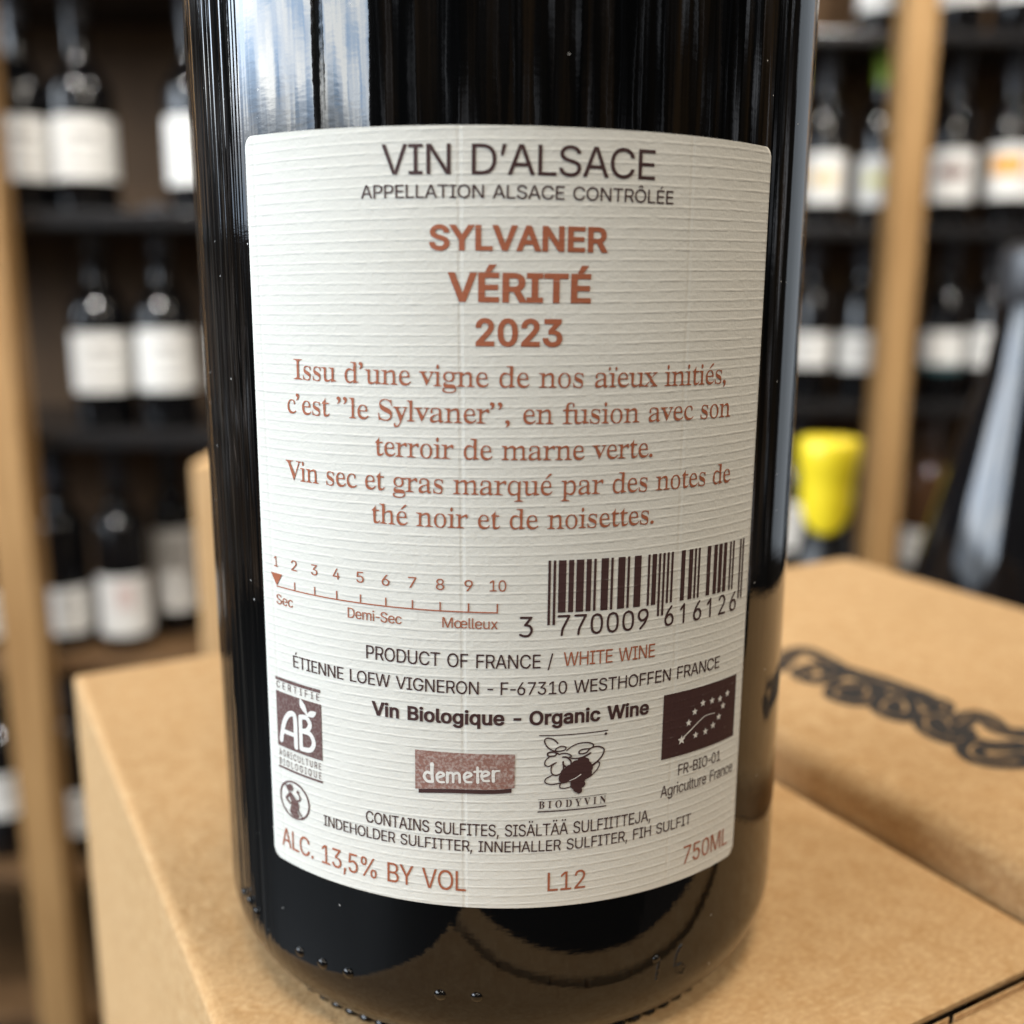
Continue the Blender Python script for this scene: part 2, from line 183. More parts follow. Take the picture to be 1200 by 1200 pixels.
b	-|493|88 266 88 166 363 166 363 266	0|493|287 -20 339 6 380 49 409 106 426 174 431 254 426 334 409 402 380 459 339 502 287 529 227 538 166 529 114 502 74 459 45 403 27 334 22 254 27 174 44 106 73 49 114 6 166 -20 227 -29|201 76 181 90 163 115 148 150 139 197 135 254 139 312 148 358 163 394 181 419 202 433 227 437 252 433 272 419 291 394 305 359 315 312 318 254 315 197 305 150 291 115 273 90 252 76 227 72	2|493|415 -22 415 79 179 79 179 52 286 165 357 246 396 310 407 372 401 417 383 457 355 490 318 516 274 532 225 538 176 532 131 516 93 489 64 454 45 410 36 340 150 340 155 385 162 403 172 417 185 428 202 435 222 437 263 428 275 419 285 407 292 391 294 372 286 335 261 296 215 244 38 56 38 -22	3|493|272 -24 320 -7 361 19 392 54 413 97 419 145 413 192 393 234 361 270 319 296 267 310 185 311 197 246 398 452 398 531 44 531 44 430 262 430 262 457 131 307 131 226 200 226 237 222 263 214 281 201 293 185 300 166 303 145 300 123 293 105 281 91 266 82 218 72 174 80 159 89 147 101 139 116 130 154 12 154 27 84 49 44 82 12 122 -11 168 -24 218 -29	A|520|103 -22 215 295 238 364 280 500 197 500 239 366 263 295 377 -22 500 -22 294 531 183 531 -21 -22|396 120 396 221 84 221 84 120	B|496|248 -22 306 -17 356 -2 395 22 423 55 439 94 444 136 440 178 425 214 404 243 377 264 348 278 341 280 341 253 372 268 409 309 421 339 424 374 419 415 404 453 377 486 341 510 295 526 242 531 34 531 34 -22|151 209 247 209 273 206 293 198 309 187 320 172 327 155 329 137 325 115 313 97 288 84 243 79 151 79|151 430 238 430 274 425 294 412 306 395 310 372 307 354 301 338 291 326 278 317 235 307 151 307	E|459|401 -22 401 79 151 79 151 207 381 207 381 308 151 308 151 430 398 430 398 531 34 531 34 -22	I|340|295 -22 295 79 209 79 209 430 295 430 295 531 5 531 5 430 92 430 92 79 5 79 5 -22	L|433|387 -22 387 79 151 79 151 531 34 531 34 -22	N|563|151 -22 151 291 150 329 148 385 144 479 66 469 125 370 155 319 180 279 373 -22 489 -22 489 531 373 531 373 195 373 157 375 107 381 28 453 38 410 117 385 162 365 194 151 531 34 531 34 -22	O|573|336 -20 397 6 449 49 487 105 511 175 519 254 511 334 487 403 449 460 397 502 336 529 267 538 198 529 137 502 85 460 46 403 22 334 14 254 22 174 46 105 85 49 137 6 198 -20 267 -29|231 80 198 95 171 119 149 154 135 199 130 254 135 310 149 355 171 389 198 414 231 429 267 434 303 429 335 414 363 390 385 355 399 310 404 254 399 199 385 154 363 119 335 95 303 80 267 75	R|489|151 -22 151 430 232 430 264 427 286 420 301 409 311 394 317 376 319 352 317 329 311 311 301 297 286 287 264 280 232 277 70 277 70 176 237 176 295 181 345 197 385 224 413 261 430 304 436 352 430 400 413 444 385 481 345 508 295 525 237 531 34 531 34 -22|472 -22 318 251 187 251 337 -22	S|487|283 -26 334 -10 377 17 408 51 428 93 435 138 430 176 417 209 375 255 322 284 272 300 220 314 181 328 150 349 144 360 141 376 144 391 150 405 161 417 178 427 199 434 225 436 260 432 287 419 304 400 318 356 432 356 419 423 398 461 367 494 327 518 280 533 227 538 175 533 127 518 86 494 53 460 33 419 26 372 36 318 68 273 116 241 176 218 237 201 284 185 312 164 317 154 319 139 317 121 309 105 295 92 276 81 252 74 225 71 175 80 157 89 144 102 135 118 125 159 7 159 21 88 42 47 75 14 117 -11 167 -26 224 -31	T|489|167 430 167 -22 283 -22 283 430 443 430 443 531 6 531 6 430	V|520|296 -22 500 531 376 531 265 213 242 145 200 9 283 9 240 144 217 213 103 531 -21 531 186 -22	W|726|250 -22 343 318 360 390 381 497 305 497 326 387 343 318 436 -22 550 -22 704 531 583 531 497 201 485 150 473 98 457 18 529 18 512 98 500 151 487 201 400 531 286 531 199 201 186 151 174 98 158 18 228 18 212 98 201 150 188 201 102 531 -18 531 135 -22	Y|512|294 -22 294 202 502 531 366 531 258 356 228 303 184 208 290 208 245 302 215 356 106 531 -30 531 177 202 177 -22	a|429|225 -20 270 8 285 30 251 30 251 -22 363 -22 363 252 359 295 346 330 325 358 299 379 245 401 193 407 126 397 92 383 61 363 35 335 3 278 111 248 137 285 159 301 195 308 227 302 243 285 250 254 250 257 249 254 252 255 229 248 174 242 119 232 65 213 40 195 21 172 8 143 4 108 9 67 26 32 51 5 83 -15 120 -27 161 -31|140 73 124 86 118 107 120 117 123 124 144 138 180 146 204 149 236 154 268 161 250 155 250 139 247 121 241 104 230 90 215 78 196 70 171 68	c|436|268 -22 321 3 363 43 400 117 289 143 270 101 255 84 235 73 207 69 181 73 161 84 145 101 133 126 125 155 122 187 125 221 133 250 145 275 161 292 181 304 207 308 234 304 254 293 269 277 288 236 399 262 361 335 320 374 267 398 207 407 152 400 103 379 62 345 32 301 14 248 8 187 14 128 32 75 62 31 103 -2 152 -23 207 -30	e|444|254 -27 292 -16 326 1 354 24 376 52 401 106 293 131 266 89 244 74 212 68 186 71 164 81 147 95 134 116 125 143 122 179 122 210 125 237 132 260 145 280 161 295 181 305 205 308 229 305 248 295 262 281 274 260 281 233 287 163 370 229 49 243 49 147 397 147 397 195 393 245 382 290 363 327 337 357 308 379 274 395 206 407 150 400 101 378 61 344 32 299 14 246 8 187 14 128 32 75 62 31 103 -3 154 -24 212 -30	g|465|255 -169 301 -156 340 -135 372 -102 392 -60 398 -10 398 401 287 401 287 341 321 341 307 361 266 392 234 403 195 407 144 400 98 379 60 346 31 303 14 251 8 191 14 132 32 80 61 38 99 8 145 -11 194 -17 232 -14 264 -4 305 26 319 46 285 46 285 -4 280 -38 265 -58 241 -70 207 -75 164 -67 139 -50 108 -12 11 -63 65 -127 124 -160 164 -170 207 -173|180 85 160 94 145 110 133 131 125 159 122 193 125 226 133 254 145 277 161 294 180 304 205 308 229 304 249 294 264 278 276 256 284 227 286 193 284 158 276 130 264 109 249 94 230 84 205 81	i|207|140 -22 140 401 27 401 27 -22|110 425 132 438 148 459 153 483 148 508 132 528 110 542 84 546 58 542 35 528 20 508 15 483 20 459 36 438 58 425 84 420	l|229|165 -23 212 -15 190 80 157 74 148 74 141 75 144 74 140 101 140 531 27 531 27 83 33 40 55 4 92 -18 138 -25	n|450|142 252 149 272 160 287 173 298 190 305 209 307 236 302 253 289 265 267 270 234 270 -22 383 -22 383 241 379 289 364 331 340 364 308 388 270 402 227 407 179 400 137 380 102 345 61 265 138 265 138 401 27 401 27 -22 140 -22 140 226	o|455|263 -23 312 -2 353 31 383 75 401 128 407 187 401 248 383 301 353 345 312 379 263 400 207 407 152 400 103 379 62 345 32 301 14 248 8 187 14 128 32 75 62 31 103 -2 152 -23 207 -30|181 73 161 84 145 101 133 126 125 155 122 187 125 221 133 250 145 275 161 292 181 304 207 308 234 304 254 292 270 274 283 250 290 220 293 187 290 155 283 126 271 101 254 84 234 73 207 69	q|464|398 401 287 401 287 341 320 341 306 361 266 392 233 403 195 407 144 400 97 379 59 346 31 302 14 249 8 189 14 128 31 75 59 31 97 -3 143 -23 195 -30 233 -27 265 -16 306 16 320 37 285 37 285 -165 398 -165|180 73 161 83 145 101 133 125 125 155 122 189 125 224 133 253 145 277 160 293 180 304 205 308 229 304 248 294 263 278 275 255 283 225 286 189 283 153 275 123 263 100 247 83 228 73 205 69	r|299|140 -22 140 236 142 256 148 272 158 285 171 295 188 301 208 304 227 302 269 297 269 405 230 406 212 407 173 402 138 386 109 361 100 343 138 343 138 401 27 401 27 -22	u|450|230 -21 272 -1 308 34 348 114 272 114 272 -22 383 -22 383 401 270 401 270 154 267 127 260 107 250 92 236 81 220 75 201 72 174 77 156 90 144 112 140 146 140 401 27 401 27 138 31 90 46 49 70 15 102 -9 140 -23 183 -27	É|459|401 -22 401 79 151 79 151 207 381 207 381 308 151 308 151 430 398 430 398 531 34 531 34 -22|255 536 355 681 222 681 150 536
t	,|219|59 -118 111 -94 147 -59 169 -17 176 26 171 66 157 97 134 116 105 123 81 119 63 107 50 89 46 66 50 43 60 26 75 15 95 10 98 -19 93 -50 80 -78 59 -99	.|219|109 111 86 106 67 93 54 74 49 51 54 28 67 9 86 -4 109 -9 132 -4 151 9 164 28 169 51 164 74 151 93 132 106	I|330|364 0 366 26 306 39 279 50 244 66 235 115 235 576 242 614 288 637 319 648 364 653 364 678 20 678 20 653 67 648 98 637 143 614 149 576 149 112 141 73 98 48 63 34 20 26 21 0	S|523|89 -16 98 11 124 18 150 14 188 1 236 -12 286 -15 357 -8 414 12 453 43 477 86 492 138 498 198 495 242 487 280 472 315 448 347 412 377 360 406 264 451 216 476 177 501 150 530 153 566 174 604 206 635 243 655 289 662 330 656 370 639 419 610 454 573 464 528 480 475 501 475 479 694 479 694 471 670 450 662 431 664 418 667 342 687 275 694 220 688 175 669 142 639 122 600 114 551 111 494 119 430 143 376 189 329 260 284 353 238 393 217 425 192 445 164 449 133 424 89 387 54 344 30 293 22 222 35 139 74 113 140 91 235 70 235 90 -16	V|579|321 -19 566 570 557 612 604 637 630 649 658 653 658 678 445 678 445 653 509 643 545 630 537 609 519 562 386 213 205 563 190 610 212 630 248 644 274 651 314 653 314 678 -14 678 -21 653 12 644 49 626 99 567 336 -19	a|454|421 -1 454 41 477 62 453 51 408 59 399 93 399 313 390 385 368 435 322 464 241 474 188 470 142 458 123 439 101 415 90 385 86 352 88 324 93 303 101 289 115 284 129 288 139 301 144 320 146 344 145 363 136 382 135 408 171 432 220 440 255 435 286 421 324 395 333 359 326 283 180 244 114 203 93 180 78 154 70 126 67 94 72 51 86 17 109 -6 143 -13 178 -9 222 3 263 24 310 52 339 23 345 2 357 -11 377 -15|196 55 158 69 143 92 139 125 159 170 203 206 244 234 317 252 330 94 259 61 225 50	c|379|284 -8 336 11 384 44 422 90 404 107 356 70 304 57 270 61 235 71 200 89 172 114 140 183 130 279 143 350 178 401 215 432 252 442 286 433 323 404 330 389 329 373 331 343 335 321 340 308 352 304 364 308 370 321 374 340 376 365 370 409 350 444 315 467 260 475 198 467 151 442 118 403 92 353 73 292 66 223 72 159 89 101 116 53 149 16 188 -7 232 -15	d|493|244 -10 279 3 309 26 344 58 355 -15 432 8 499 16 524 41 498 48 455 61 441 81 438 112 449 678 262 678 262 654 295 650 318 641 362 623 369 597 346 417 308 442 280 460 248 470 217 474 175 466 142 443 112 405 88 354 71 291 66 219 71 156 86 99 109 52 137 16 169 -7 208 -15|207 53 161 87 143 146 138 228 143 313 164 372 210 406 259 418 285 414 307 402 355 383 368 360 368 113 351 84 301 62 278 47 255 42	e|390|282 -7 335 16 384 54 424 108 402 128 378 100 353 79 327 67 297 63 232 75 175 109 147 167 147 247 395 247 384 258 381 306 374 349 364 386 350 417 332 442 308 460 275 470 234 474 181 466 142 443 116 406 89 358 72 300 66 234 72 163 89 102 114 52 147 16 185 -7 229 -15|136 303 145 364 177 407 211 433 240 442 269 435 297 413 323 375 336 320 305 286 147 286	f|260|297 0 297 24 258 28 231 38 188 60 183 97 194 412 293 412 293 462 194 462 183 581 216 640 243 655 268 660 288 656 309 644 322 635 319 626 311 582 313 560 316 544 322 533 333 529 342 533 348 546 354 567 356 595 350 632 334 664 304 685 259 692 195 681 151 649 124 596 115 526 104 462 34 462 34 412 104 412 115 109 109 52 59 33 22 24 23 0	g|429|326 -199 405 -168 427 -146 439 -119 441 -89 433 -55 429 -14 420 19 404 43 375 60 327 70 260 73 207 73 144 81 120 106 153 125 168 141 175 151 211 155 234 154 256 153 301 158 332 172 360 195 380 225 393 262 397 303 390 354 367 399 460 399 460 453 342 453 290 469 234 474 180 469 143 454 113 430 89 399 75 360 70 316 76 266 92 224 121 190 189 164 119 138 90 110 76 80 72 45 74 21 81 -1 95 -21 139 -38 83 -52 66 -68 52 -88 44 -111 55 -149 80 -181 133 -202 217 -209|199 193 169 217 137 257 133 314 137 371 170 411 204 434 234 442 264 434 306 411 329 371 334 314 330 257 303 217 265 193 234 185|181 -168 139 -154 105 -133 86 -108 113 -77 130 -51 306 -51 350 -54 389 -62 409 -76 406 -98 384 -131 354 -154 306 -168 239 -173	h|509|264 0 268 24 244 28 221 39 186 56 183 83 186 350 258 391 302 404 337 399 374 384 387 323 387 83 383 57 349 39 326 28 308 24 301 24 327 0 537 0 541 24 517 28 494 39 459 56 455 83 455 315 448 385 431 434 404 464 361 474 330 469 288 455 251 431 207 397 194 678 31 678 28 655 53 650 76 639 111 621 115 594 115 83 111 56 73 38 52 28 27 24 29 0	i|237|165 544 177 561 185 585 188 614 185 644 177 668 165 685 150 690 135 685 123 668 115 644 112 614 115 585 123 561 135 544 150 539|242 0 268 24 244 29 221 39 187 56 184 83 195 462 33 462 30 437 55 433 77 424 112 406 115 375 115 83 111 55 73 38 52 29 27 24 29 0	l|239|242 0 268 24 244 29 221 39 187 56 184 83 195 678 33 678 30 654 56 650 84 639 115 592 115 83 111 55 73 38 52 29 27 24 29 0	m|767|238 0 264 24 241 29 217 40 184 57 181 83 183 350 254 391 297 404 332 399 369 384 382 323 382 83 378 57 343 39 321 28 297 24 323 0 504 0 530 24 507 28 484 39 449 57 446 83 449 353 520 391 562 404 597 399 634 384 647 323 647 83 643 57 608 39 586 28 562 24 588 0 794 0 798 24 774 28 751 39 716 56 713 83 713 315 706 385 689 434 663 464 621 474 590 469 546 453 508 426 472 389 430 426 414 453 389 469 353 474 325 469 285 454 248 429 205 394 192 462 32 462 28 438 53 434 77 423 111 404 115 377 115 83 111 56 73 38 52 28 27 24 29 0	n|509|264 0 268 24 244 28 221 39 186 56 183 83 186 350 258 391 302 404 337 399 374 384 387 323 387 83 383 57 349 39 326 28 308 24 301 24 327 0 537 0 541 24 517 28 494 39 459 56 455 83 455 315 448 385 431 434 404 464 361 474 329 469 287 455 251 431 207 398 194 462 32 462 28 438 53 434 77 423 111 404 115 377 115 83 111 56 73 38 52 28 27 24 29 0	o|443|311 -7 353 16 382 53 411 102 429 161 435 229 429 298 411 357 382 406 352 443 310 466 250 474 190 466 148 443 117 405 89 356 71 296 65 229 71 163 89 105 117 55 148 17 190 -7 251 -15|215 27 176 58 141 122 137 230 142 338 176 403 214 434 251 445 286 435 324 403 359 339 364 229 360 121 326 58 287 27 251 17	p|495|294 -207 294 -183 249 -175 225 -165 190 -147 183 -86 207 48 244 20 273 1 306 -11 338 -15 379 -7 411 18 440 56 464 108 479 169 484 238 479 302 464 360 442 407 414 444 383 467 343 475 306 470 270 454 238 428 202 391 187 462 55 462 29 439 55 433 81 422 112 400 115 362 115 -95 110 -150 60 -175 26 -184 27 -207|269 46 249 57 202 76 184 102 185 350 254 398 296 414 347 403 392 369 408 310 413 230 408 148 387 88 340 54 291 42	q|484|526 -207 527 -183 501 -179 479 -169 443 -151 439 -124 450 477 461 477 384 419 320 461 253 475 195 467 152 442 121 402 92 349 73 286 67 214 72 151 87 96 109 50 138 15 171 -7 211 -14 244 -10 276 0 307 18 348 43 370 -124 364 -152 321 -170 297 -179 260 -183 260 -207|213 56 162 90 143 149 137 232 143 324 176 389 221 427 267 439 296 434 317 419 364 394 370 359 369 100 357 77 309 59 288 48 266 44	r|370|294 0 294 24 258 28 234 38 191 55 185 83 185 286 191 327 241 360 261 380 281 387 311 383 335 372 355 344 359 334 368 331 380 336 387 349 392 370 394 396 391 428 384 453 371 469 348 474 326 468 300 449 247 417 206 375 191 462 33 462 30 437 55 433 76 425 112 406 115 375 115 83 111 55 73 38 52 29 27 24 29 0	s|371|287 -5 327 27 344 76 346 141 342 189 329 226 306 255 267 282 200 315 145 346 127 364 132 386 149 408 171 426 194 437 222 441 259 434 307 413 323 378 340 330 358 330 344 475 343 475 335 459 319 454 306 456 296 458 247 471 210 475 148 465 113 433 100 386 92 328 96 288 110 252 136 221 177 193 252 156 302 125 310 87 293 60 269 40 242 26 209 22 167 31 108 58 94 101 78 157 58 157 75 -13 75 -13 84 7 108 13 129 9 181 -9 225 -15	t|282|220 -7 265 14 305 49 331 98 307 111 282 73 251 60 221 64 189 76 178 122 189 415 300 415 300 462 189 462 189 631 194 631 157 550 64 446 56 415 98 415 109 106 114 53 125 16 145 -7 184 -14	u|500|229 -10 274 5 312 29 353 60 363 -15 440 11 530 19 535 44 509 49 482 58 449 76 445 104 456 462 282 462 282 438 312 434 337 422 373 401 377 369 374 98 305 64 263 53 234 57 199 69 179 87 174 110 185 462 23 462 17 438 43 433 71 421 102 399 105 369 105 144 111 75 126 26 151 -5 196 -15	v|398|218 -15 387 362 399 415 430 430 454 439 428 462 303 462 303 438 345 430 364 405 351 376 275 182 158 399 155 411 202 431 232 438 244 438 244 462 22 462 -4 437 18 432 45 419 91 369 232 -15	x|417|175 0 175 22 170 22 137 29 109 51 131 69 145 91 206 170 290 88 306 64 313 45 282 36 265 29 231 24 231 0 449 0 475 23 451 32 413 54 258 274 378 378 418 421 463 441 458 462 299 462 299 438 338 432 356 425 361 415 345 400 333 382 271 306 189 387 172 417 220 433 251 438 251 462 32 462 7 437 37 424 94 392 220 203 94 84 54 44 7 22 14 0	y|389|104 -205 124 -195 167 -174 193 -143 241 -36 386 361 399 418 427 432 446 437 420 462 302 462 302 437 342 431 367 422 361 408 352 387 343 359 276 177 163 382 157 397 154 409 176 423 202 431 241 437 241 462 19 462 -7 437 -5 437 23 428 62 410 88 373 210 -7 193 -66 170 -110 147 -138 128 -147 99 -143 73 -130 74 -121 74 -113 73 -91 70 -73 64 -63 54 -59 42 -64 35 -79 29 -101 27 -125 30 -159 40 -186 56 -203 79 -209	’|219|59 445 108 468 144 502 166 546 173 598 168 634 155 664 134 684 106 691 82 687 63 676 51 656 46 630 50 608 61 590 77 577 99 571 99 542 95 516 83 490 59 464	”|427|272 445 321 468 357 502 379 546 386 598 381 634 368 664 347 684 319 691 295 687 276 676 264 656 259 630 263 608 274 590 290 577 312 571 312 542 308 516 296 490 272 464|54 445 103 468 139 502 161 546 168 598 163 634 150 664 129 684 101 691 77 687 58 676 46 656 41 630 45 608 56 590 72 577 94 571 94 542 90 516 78 490 54 464	é|390|282 -7 335 16 384 54 424 108 402 128 378 100 353 79 327 67 297 63 232 75 175 109 147 167 147 247 395 247 384 258 381 306 374 349 364 386 350 417 332 442 308 460 275 470 234 474 181 466 142 443 116 406 89 358 72 300 66 234 72 163 89 102 114 52 147 16 185 -7 229 -15|136 303 145 364 177 407 211 433 240 442 269 435 297 413 323 375 336 320 305 286 147 286|195 524 225 524 375 649 390 684 365 699 315 684	ï|237|242 0 268 24 244 29 221 39 187 56 184 83 195 462 33 462 30 437 55 433 77 424 112 406 115 375 115 83 111 55 73 38 52 29 27 24 29 0|62 538 72 552 78 571 80 594 78 618 72 637 62 651 50 655 38 651 28 637 22 618 20 594 22 571 28 552 38 538 50 534|262 538 272 552 278 571 280 594 278 618 272 637 262 651 250 655 238 651 228 637 222 618 220 594 222 571 228 552 238 538 250 534
w	B|659|354 0 413 3 465 13 509 29 545 52 574 80 595 113 607 152 611 196 600 257 566 307 508 343 415 368 493 389 541 422 569 466 578 522 571 570 552 609 518 639 470 661 407 674 328 678 23 678 23 653 76 645 101 633 114 614 123 549 123 122 118 77 102 48 67 33 24 26 24 0|259 582 261 613 270 633 294 643 322 646 370 638 411 614 430 573 436 514 427 448 395 406 349 383 280 375 263 375|301 39 275 50 263 68 259 97 263 344 294 344 369 335 421 309 451 262 460 191 453 121 431 73 386 45 330 36	I|388|364 0 366 26 306 39 281 50 268 66 260 115 260 576 266 614 288 637 319 648 364 653 364 678 20 678 20 653 67 648 98 637 119 614 124 576 124 112 118 73 98 48 63 34 20 26 21 0	O|782|461 -9 524 11 582 43 633 86 674 138 704 199 724 267 730 339 724 413 704 481 674 542 633 594 584 636 527 668 466 687 395 694 321 687 258 667 200 635 150 592 109 539 78 479 59 411 53 339 59 267 78 199 108 138 149 86 199 43 256 11 317 -9 388 -16|355 23 319 39 281 64 254 100 232 146 216 201 207 265 204 339 209 437 223 517 248 580 287 624 335 651 387 660 426 655 463 640 500 614 528 579 550 533 565 478 574 413 577 339 572 241 558 161 533 98 494 54 446 27 394 18	D|738|340 0 447 9 533 38 599 85 647 151 675 235 685 339 679 416 662 483 634 541 595 590 545 628 485 656 414 673 330 678 22 678 22 653 64 648 97 635 117 606 122 557 122 111 117 69 101 44 69 32 30 26 30 0|300 40 273 51 262 72 259 107 259 573 262 609 273 631 301 641 332 645 390 637 443 611 485 569 512 510 529 434 534 341 531 269 522 207 507 154 486 112 457 78 418 55 377 41 331 36	Y|634|488 0 488 26 444 32 408 47 392 75 387 120 387 303 560 583 602 632 630 646 654 652 646 678 439 678 439 652 444 652 477 649 501 641 525 627 531 607 516 580 497 545 370 336 233 583 220 620 226 633 248 644 291 652 308 652 308 678 -16 678 -20 652 1 648 22 639 53 617 79 576 251 266 251 120 246 75 230 47 195 32 151 26 151 0	V|637|335 -19 566 570 579 612 604 637 630 649 658 653 658 678 445 678 445 653 509 643 533 630 537 609 519 562 385 213 229 563 215 610 222 630 248 644 274 651 314 653 314 678 -14 678 -21 653 12 644 43 626 77 567 323 -19	N|735|620 -16 626 561 622 605 636 633 671 647 714 653 714 678 494 678 493 653 549 643 573 632 586 617 584 562 586 251 228 678 35 678 27 653 54 645 124 578 115 117 117 62 105 45 81 35 27 26 28 0 248 0 248 26 203 32 168 46 153 73 157 117 155 521 605 -16"""

# ------------------------------------------------------------------ helpers


def ray(px, py):
    """direction through a point of the 1200 px photograph"""
    return FW + RT * ((px - 600) / FPX) - UP * ((py - 600) / FPX)


def on_depth(px, py, Y):
    d = ray(px, py)
    return CAM_POS + d * ((Y - CAM_POS.y) / d.y)


def on_level(px, py, Z):
    d = ray(px, py)
    return CAM_POS + d * ((Z - CAM_POS.z) / d.z)


def tag(o, label, cat, group=None):
    o['label'] = label
    o['category'] = cat
    if group:
        o['group'] = group
    return o


def structure(o):
    o['kind'] = 'structure'
    return o


def empty(name, loc, label, cat, group=None, rz=0.0):
    o = bpy.data.objects.new(name, None)
    o.empty_display_size = 0.02
    COL.objects.link(o)
    o.location = loc
    o.rotation_euler = (0, 0, rz)
    return tag(o, label, cat, group)


def mesh_ob(name, verts, faces, mats, parent=None, mi=None, smooth=False, uvless=True):
    me = bpy.data.meshes.new(name)
    me.from_pydata([tuple(v) for v in verts], [], faces)
    for m in (mats if isinstance(mats, (list, tuple)) else [mats]):
        me.materials.append(m)
    if mi is not None:
        me.polygons.foreach_set('material_index', mi)
    if smooth:
        me.polygons.foreach_set('use_smooth', [True] * len(me.polygons))
    me.update()
    o = bpy.data.objects.new(name, me)
    COL.objects.link(o)
    if parent is not None:
        o.parent = parent
    return o


def link(name, me, parent):
    o = bpy.data.objects.new(name, me)
    COL.objects.link(o)
    o.parent = parent
    return o


def bm_ob(name, bm, mat, parent=None, smooth=True):
    bmesh.ops.recalc_face_normals(bm, faces=bm.faces)
    me = bpy.data.meshes.new(name)
    bm.to_mesh(me)
    bm.free()
    me.materials.append(mat)
    if smooth:
        me.polygons.foreach_set('use_smooth', [True] * len(me.polygons))
    o = bpy.data.objects.new(name, me)
    COL.objects.link(o)
    if parent is not None:
        o.parent = parent
    return o


def box_bm(bm, x0, x1, y0, y1, z0, z1, bev=0.0, seg=3):
    vs = [bm.verts.new((x, y, z)) for z in (z0, z1) for y in (y0, y1) for x in (x0, x1)]
    fs = [bm.faces.new([vs[i] for i in q]) for q in
          ((0, 2, 3, 1), (4, 5, 7, 6), (0, 1, 5, 4), (2, 6, 7, 3), (0, 4, 6, 2), (1, 3, 7, 5))]
    if bev > 0:
        es = list({e for f in fs for e in f.edges})
        bmesh.ops.bevel(bm, geom=es, offset=bev, segments=seg, profile=0.5, affect='EDGES')
    return bm


def lathe_mesh(name, prof, mat, n=48, wob=None, closed=False):
    """prof: (r, z) from bottom to top in metres"""
    V, F = [], []
    m = len(prof)
    for i in range(n):
        a = 2 * pi * i / n
        for j, (r, z) in enumerate(prof):
            if wob:
                r, z = wob(a, j, r, z)
            V.append((r * sin(a), -r * cos(a), z))
    for i in range(n):
        k = (i + 1) % n
        for j in range(m - 1):
            F.append((i * m + j, k * m + j, k * m + j + 1, i * m + j + 1))
    me = bpy.data.meshes.new(name)
    me.from_pydata(V, [], F)
    me.materials.append(mat)
    me.polygons.foreach_set('use_smooth', [True] * len(F))
    me.update()
    return me


# ------------------------------------------------------------------ materials


class N:
    """small node-graph builder"""

    def __init__(s, name):
        s.m = bpy.data.materials.new(name)
        s.m.use_nodes = True
        s.t = s.m.node_tree
        s.b = s.t.nodes['Principled BSDF']

    def set(s, **k):
        for a, v in k.items():
            i = s.b.inputs[a.replace('_', ' ')]
            if hasattr(v, 'is_linked'):
                s.t.links.new(v, i)
            else:
                i.default_value = v
        return s

    def node(s, typ, ins=None, out=0, **props):
        n = s.t.nodes.new(typ)
        for k, v in props.items():
            setattr(n, k, v)
        for k, v in (ins or {}).items():
            if hasattr(v, 'is_linked'):
                s.t.links.new(v, n.inputs[k])
            else:
                n.inputs[k].default_value = v
        return n.outputs[out]

    def math(s, op, a, b=0.0, c=0.0, clamp=False):
        return s.node('ShaderNodeMath', {0: a, 1: b, 2: c}, operation=op, use_clamp=clamp)

    def mix(s, f, a, b):
        n = s.t.nodes.new('ShaderNodeMix')
        n.data_type = 'RGBA'
        for k, v in ((0, f), (6, a), (7, b)):
            if hasattr(v, 'is_linked'):
                s.t.links.new(v, n.inputs[k])
            else:
                n.inputs[k].default_value = v
        return n.outputs[2]

    def obj(s):
        return s.node('ShaderNodeTexCoord', out=3)

    def noise(s, vec, scale, detail=3, rough=0.55, out=0):
        return s.node('ShaderNodeTexNoise', {'Vector': vec, 'Scale': scale, 'Detail': detail, 'Roughness': rough}, out=out)

    def ramp(s, f, lo, hi):
        return s.node('ShaderNodeMapRange', {0: f, 1: lo, 2: hi, 3: 0.0, 4: 1.0}, clamp=True)

    def scaled(s, vec, x, y, z):
        return s.node('ShaderNodeVectorMath', {0: vec, 1: (x, y, z)}, operation='MULTIPLY')

    def bump(s, h, strength, dist):
        o = s.node('ShaderNodeBump', {'Height': h, 'Strength': strength, 'Distance': dist})
        s.t.links.new(o, s.b.inputs['Normal'])


def rgb(r, g, b):
    return (r, g, b, 1.0)


def cyl(n):
    """u, v in mm on the bottle wall"""
    o = n.obj()
    sp = n.t.nodes.new('ShaderNodeSeparateXYZ')
    n.t.links.new(o, sp.inputs[0])
    th = n.math('ARCTAN2', sp.outputs[0], n.math('MULTIPLY', sp.outputs[1], -1.0))
    return n.math('MULTIPLY', th, R), n.math('MULTIPLY', sp.outputs[2], 1000.0), o


